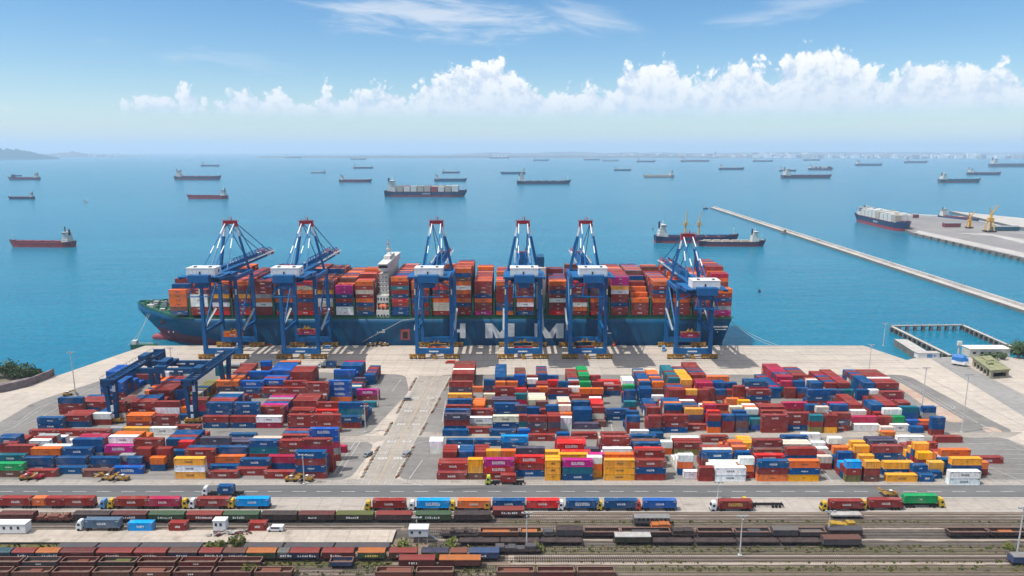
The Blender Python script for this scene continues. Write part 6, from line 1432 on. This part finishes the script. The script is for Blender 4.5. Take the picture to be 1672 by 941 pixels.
# concrete bunker with mossy roof
A_, B_, C_ = at(1587, 597), at(1617, 619), at(1646, 617)
bk = thing('concrete_bunker', 'old concrete shelter with mossy flat roof and dark openings', 'building', (B_.x, B_.y, 0)); u = (C_ - B_); u.z = 0; v = (A_ - B_); v.z = 0; MOS = mat('mossy_roof', (.30, .27, .17), .9, noise=1, scale=.25, rgb2=(.15, .18, .07)); BKW = mat('bunker_wall', (.40, .36, .25), .9, noise=.9, scale=.3)
def qd(b, o, u_, v_, z0, z1, m=0): b.prism([tuple(o[:2]), tuple((o + u_)[:2]), tuple((o + u_ + v_)[:2]), tuple((o + v_)[:2])], z0, z1, m)
O = Vector((0, 0, 0)); b = MB(); qd(b, O - u * .04 - v * .03, u * 1.08, v * 1.06, 4.6, 5.5); b.build('roof', MOS, bk)
b = MB(); qd(b, O, u * .14, v * .1, 0, 4.6); qd(b, O + u * .86, u * .14, v, 0, 4.6); qd(b, O + v * .9, u, v * .1, 0, 4.6); qd(b, O + v * .2, u * .05, v * .7, 3.2, 4.6); [qd(b, O + v * f, u * .05, v * .04, 0, 4.6) for f in (.2, .38, .56, .74)]; qd(b, O + u * .14, u * .72, v * .06, 3.5, 4.6); qd(b, O + u * .14, u * .72, v * .06, 0, .9); b.build('wall', BKW, bk)
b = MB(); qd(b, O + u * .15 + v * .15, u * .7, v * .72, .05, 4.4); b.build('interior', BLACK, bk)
b = MB(); qd(b, O + u * .2 + v * .35, u * .3, v * .15, 5.5, 6.6); qd(b, O + u * .4 + v * .6, u * .4, v * .3, 5.5, 6.1); b.build('roof_block', MOS, bk)
# blue covered boat on its cradle
p = at(1566, 597); t = thing('covered_boat', 'white boat under a blue tarpaulin standing on the quay', 'boat', (p.x, p.y, 0), R(-40)); t.scale = (.62, .95, 1.5); b = MB(); b.box(-6.5, 5, -2, 2, .8, 2.2); b.bar((5, 0, 1.5), (8, 0, 2.0), 4, 1.4, 0, .6, .8); b.build('hull', CON_W, t)
b = MB(); n = 6; vs = []
for x, k in ((-6.6, .8), (-2, 1), (3, 1), (7.2, .35)):
    for j in range(n + 1): a = math.pi * j / n; vs.append((x, -2.15 * k * math.cos(a), 2.1 + 2.3 * k * math.sin(a) + (.4 if j % 2 else 0)))
b.add(vs, [(i * (n + 1) + j, (i + 1) * (n + 1) + j, (i + 1) * (n + 1) + j + 1, i * (n + 1) + j + 1) for i in range(3) for j in range(n)] + [tuple(range(n, -1, -1)), tuple(range(3 * (n + 1), 4 * (n + 1)))]); b.build('tarpaulin', mat('tarpaulin_blue', (.02, .14, .38), .5), t)
b = MB(); [b.box(x, x + .3, -2.2, 2.2, 0, .8) for x in (-5, -1, 3)]; b.build('cradle', STEEL, t)
p = at(1568, 578); t = thing('navigation_mark', 'white navigation mark on the water beside the covered boat', 'beacon', (p.x, p.y + 2, -2)); MB().box(-.4, .4, -.4, .4, -2, 7).build('post', SHW, t); MB().box(-1.2, 1.2, -.8, .8, 7, 10).build('topmark', SHW, t)
# ------------------------------------------------------------------ light masts
def light_mast(label, x, yb, yt, arms=2, name='light_mast', grp='light masts of the port', w_=None):
    p = at(x, yb); s_ = sc_at(yb); hgt = (yb - yt) / (s_ * (COS - (yb - CY) / F * SIN)); w_ = w_ or .28
    t = thing(name, label, 'light mast', (p.x, p.y, 0), 0, grp); b = MB(); b.cyl((0, 0, 0), (0, 0, hgt), w_, w_ * .55, 8); b.box(-.6, .6, -.6, .6, 0, .5); b.build('pole', GALV, t)
    b = MB(); b.bar((-1.6, 0, hgt), (1.6, 0, hgt), .18); b.bar((0, -1.2, hgt - .6), (0, 1.2, hgt - .6), .18); ao = b.build('crossarm', GALV, t)
    for k in range(-1, 2): 
        l = MB(); l.box(k * 1.4 - .4, k * 1.4 + .4, -.5, .2, hgt, hgt + .4); l.build('lamp', STEEL, t)
    return t
GALV = mat('galvanised', (.52, .52, .50), .5, .2)
for i, (x, yb, yt, lab) in enumerate(((124, 648, 577, 'tall light mast left of the yard gantry crane'), (281, 605, 569, 'dark thin mast on the quay behind the gantry crane'), (1442, 565, 529, 'light mast at the right corner of the quay'), (1418, 613, 564, 'light mast on the quay behind the right rear block'), (1505, 668, 602, 'light mast right of the right rear block'), (1570, 707, 614, 'tallest light mast, casting a shadow at the right of the yard'),
        (597, 706, 664, 'white lamp post at the corner of the left rear block'), (497, 791, 744, 'white lamp post at the corner of the left front block'), (618, 664, 630, 'thin white post beside the magenta stacks'), (860, 899, 839, 'white lamp post among the tracks below the red container'), (1208, 908, 844, 'white lamp post with wide foot among the right tracks'), (1352, 878, 836, 'lamp post below the yellow lorry among the tracks'),
        (1660, 908, 831, 'lamp post at the far right among the tracks'), (681, 868, 846, 'thin lamp post behind the signal cabin'), (1348, 706, 672, 'thin white post before the right rear block'), (1172, 815, 788, 'leaning thin post at the road edge above the white lorry'))):
    light_mast(lab, x, yb, yt)
# ------------------------------------------------------------------ barrier blocks along the central road
bcount = 0
for side, off in ((0, -.045), (1, 1.045)):
    for f in [i / 44 for i in range(2, 43)]:
        if any(abs(f - g) < .045 for g in (.30, .52, .76)): continue
        a = at(lerp(CRL[0][0], CRR[0][0], off), 791).lerp(at(lerp(CRL[1][0], CRR[1][0], off), 614), f); bcount += 1
        b = MB(); L0 = 1.35; pr = [(-.35, 0), (.35, 0), (.14, .5), (.1, .95), (-.1, .95), (-.14, .5)]; vs = [(x, -L0, z) for x, z in pr] + [(x, L0, z) for x, z in pr]; n = 6
        b.add(vs, [tuple(range(n)), tuple(range(2 * n - 1, n - 1, -1))] + [((i + 1) % n, i, n + i, n + (i + 1) % n) for i in range(n)], bcount % 3 == 0)
        o = b.build('barrier_block', [mat('barrier_cream', (.52, .45, .34), .8), mat('barrier_rust', (.34, .17, .10), .8)], None, tuple(a)); o.rotation_euler = (0, 0, -.42)
        tag(o, 'small cream and rust barrier block in the row edging the central road', 'road barrier', 'barrier blocks edging the central road')
# ------------------------------------------------------------------ retaining wall and shore at left
rw = MB(); P_ = [at(-120, 646), at(0, 642), at(44, 632), at(82, 617)]
for i in range(3):
    a, c_ = P_[i], P_[i + 1]; rw.add([tuple(a), tuple(c_), (c_.x, c_.y, 4.2), (a.x, a.y, 4.2), (a.x, a.y + 8, 4.2), (c_.x - .5, c_.y + 5, 4.2), (a.x, a.y + 8, 0), (c_.x - .5, c_.y + 5, 0)], [(0, 1, 2, 3), (3, 2, 5, 4), (4, 5, 7, 6)] + ([(1, 7, 5, 2)] if i == 2 else []))
tag(rw.build('retaining_wall', mat('old_wall', (.24, .20, .19), .9, noise=.9, scale=.25, rgb2=(.13, .10, .11))), 'weathered grey retaining wall ramp at the left shore', 'wall')
zone('shore', [(-200, 640), (0, 632), (70, 612.5), (44, 611.5), (0, 605.7), (-60, 605), (-200, 605)], SOIL, .06)[0].name = 'shore'
def foliage(name, label, p, hgt, wid, n, cols, grp=None, trunk=True, seed=1):
    q = random.Random(seed); t = thing(name, label, 'tree' if trunk else 'bush', tuple(p), 0, grp); b = MB(); cl_ = []
    k_ = max(5, int(n / 90))
    for _ in range(k_): a = q.uniform(0, 6.28); r_ = q.random() ** .6 * wid * .5; cl_.append((Vector((r_ * math.cos(a), r_ * math.sin(a) * .8, hgt * q.uniform(.35, .85))), q.uniform(.22, .42) * wid))
    for _ in range(n):
        c_, r_ = q.choice(cl_); dv = Vector((q.gauss(0, 1), q.gauss(0, 1), q.gauss(0, .8))).normalized() * r_ * q.uniform(.6, 1.05); o = c_ + dv
        if o.z < .1: continue
        s_ = q.uniform(.25, .6) * (wid / 7) ** .5; u_ = Vector((q.gauss(0, 1), q.gauss(0, 1), q.gauss(0, 1))).normalized() * s_; w_ = u_.orthogonal().normalized() * s_ * .7
        b.add([o - u_, o + w_, o + u_, o - w_], [(0, 1, 2, 3)], q.randrange(len(cols)))
    b.build('crown', cols, t)
    if trunk:
        b = MB(); b.cyl((0, 0, 0), (q.uniform(-.3, .3), 0, hgt * .5), wid * .04, wid * .025, 7)
        for c_, r_ in cl_[:5]: b.cyl((0, 0, hgt * .35), tuple(c_), wid * .018, wid * .008, 5)
        b.build('trunk', mat('bark', (.10, .075, .055), .9), t)
    return t
LV = [mat('leaf_dark', (.022, .05, .018), .7), mat('leaf_mid', (.04, .08, .025), .7), mat('leaf_light', (.07, .11, .035), .7)]
for i, (x, y, h_, w_, lab) in enumerate(((-12, 618, 8, 10, 'dark tree cut by the left frame edge at the shore'), (14, 617, 8.5, 11, 'roundest dark tree on the left shore'), (36, 618, 6, 10, 'lower olive tree right of the round one on the left shore'), (55, 615, 3.4, 7, 'smallest bush like tree near the end of the left wall'),
        (1664, 583, 10, 12, 'big dark tree at the right frame edge by the warehouse'), (1680, 586, 9, 12, 'tree mostly beyond the right frame edge'))):
    foliage('tree', lab, at(x, y), h_, w_, 1100, LV, 'trees on the shore', True, i + 3)
for i, (x, y, h_, w_, lab) in enumerate(((1608, 586, 3.8, 5, 'bush before the left part of the warehouse'), (1621, 587, 4.4, 6, 'tallest bush before the middle of the warehouse'), (1636, 587, 4, 6, 'bush before the right end of the warehouse'), (352, 895, 2.6, 4.5, 'yellow green bush below the small white cabin'), (385, 894.5, 3, 5, 'larger yellow green bush at the platform wall'), (735, 897, 4.2, 4, 'tall green bush right of the signal cabin'), (655, 899, 2.4, 5, 'low green bush left of the signal cabin foot'), (415, 938, 2.4, 5, 'yellow green bush among the bottom wagons'), (875, 900, 2.2, 4, 'bush at the right end of the graffiti flat wagon'), (1645, 897, 2, 3, 'small yellow bush by the far right lamp post'))):
    foliage('bush', lab, at(x, y), h_, w_, 420, LV if i < 3 else [GR[0], GR[1], MATS['leaf_light'], mat('leaf_yellow', (.17, .16, .04), .8)], 'bushes', False, i + 40)
# ------------------------------------------------------------------ far shore: hills and city
def hill(name, pts, yb, depth, col):
    """ridge seen as pts (picture x, height y) standing at the base line yb"""
    b = MB(); q = random.Random(len(pts) + int(yb)); rows = 5; grid_ = []; n = len(pts)
    fine = []
    for i in range(n - 1):
        for k in range(6): f = k / 6; fine.append((lerp(pts[i][0], pts[i + 1][0], f), lerp(pts[i][1], pts[i + 1][1], f) + q.uniform(-.35, .35)))
    fine.append(pts[-1]); s_ = (yb - YH) * COS / H
    for r_ in range(rows + 1):
        f = r_ / rows; pr = math.sin(f * math.pi)
        for x, y in fine:
            g_ = at(x, yb, WL); hgt = max(0, (yb - y) / s_) * pr * (1 + q.uniform(-.12, .12)); b.v.append((g_.x * (1 + f * depth / g_.y), g_.y + f * depth, WL - 1 + hgt))
    m_ = len(fine)
    for r_ in range(rows):
        for i in range(m_ - 1): b.f.append((r_ * m_ + i, r_ * m_ + i + 1, (r_ + 1) * m_ + i + 1, (r_ + 1) * m_ + i)); b.m.append(0); b.c.append(None)
    o = b.build(name, col); tag(o, kind='structure')
    for p in o.data.polygons: p.use_smooth = True
HM = mat('hill_forest_hazed', (.008, .055, .085), .9, noise=.8, scale=.004, rgb2=(.02, .07, .085)); HM2 = mat('hill_bare', (.12, .13, .13), .9, noise=.8, scale=.004)  # forest hill colour shifted blue, distance haze painted into the base
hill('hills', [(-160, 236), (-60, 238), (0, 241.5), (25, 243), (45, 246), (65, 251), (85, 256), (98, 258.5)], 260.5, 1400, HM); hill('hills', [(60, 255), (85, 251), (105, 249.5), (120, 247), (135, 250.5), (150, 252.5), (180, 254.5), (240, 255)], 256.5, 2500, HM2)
hill('hills', [(740, 252.5), (800, 249), (860, 250.5), (930, 247.5), (990, 250), (1060, 249), (1150, 250.5), (1290, 247.8), (1400, 249), (1500, 248), (1600, 249.5), (1800, 248)], 254.2, 4000, HM2)
hill('far_shore', [(420, 255.5), (600, 254.6), (800, 254.4), (1000, 254.6), (1200, 255), (1400, 255.4), (1672, 256), (1900, 256)], 258.2, 900, HM2)
b = MB(); q = random.Random(77); cc = [mat('far_white', (.82, .81, .78), .8), mat('far_cream', (.52, .46, .4), .8), mat('far_grey', (.3, .3, .32), .8)]
for _ in range(1300):
    x = 990 + q.random() ** .75 * 860; dens = .5 + .5 * math.sin(x * .021) ; 
    if q.random() > .35 + .65 * dens: continue
    g_ = at(x, 257.6 + (x - 990) * .0028 - q.random() * 1.4, WL); hgt = q.uniform(20, 60) * (1.7 if q.random() > .95 else 1); w_ = q.uniform(15, 70); b.box(g_.x - w_, g_.x + w_, g_.y, g_.y + 40, WL, WL + 12 + hgt, q.choice([0, 0, 0, 1, 1, 2]))
for x, h_ in ((1015, 105), (1168, 120), (1230, 70)): g_ = at(x, 257, WL); b.box(g_.x - 18, g_.x + 18, g_.y, g_.y + 40, WL, WL + h_, 2)
for _ in range(170):
    x = q.uniform(-60, 60) if q.random() < .7 else q.uniform(90, 190); yb = 259.8 if x < 70 else 256.6; g_ = at(x, yb - q.random() * 1.2, WL); b.box(g_.x - 20, g_.x + 20, g_.y + 60, g_.y + 100, WL, WL + q.uniform(15, 60), q.choice([0, 1, 1]))
tag(b.build('far_city', cc), kind='stuff')
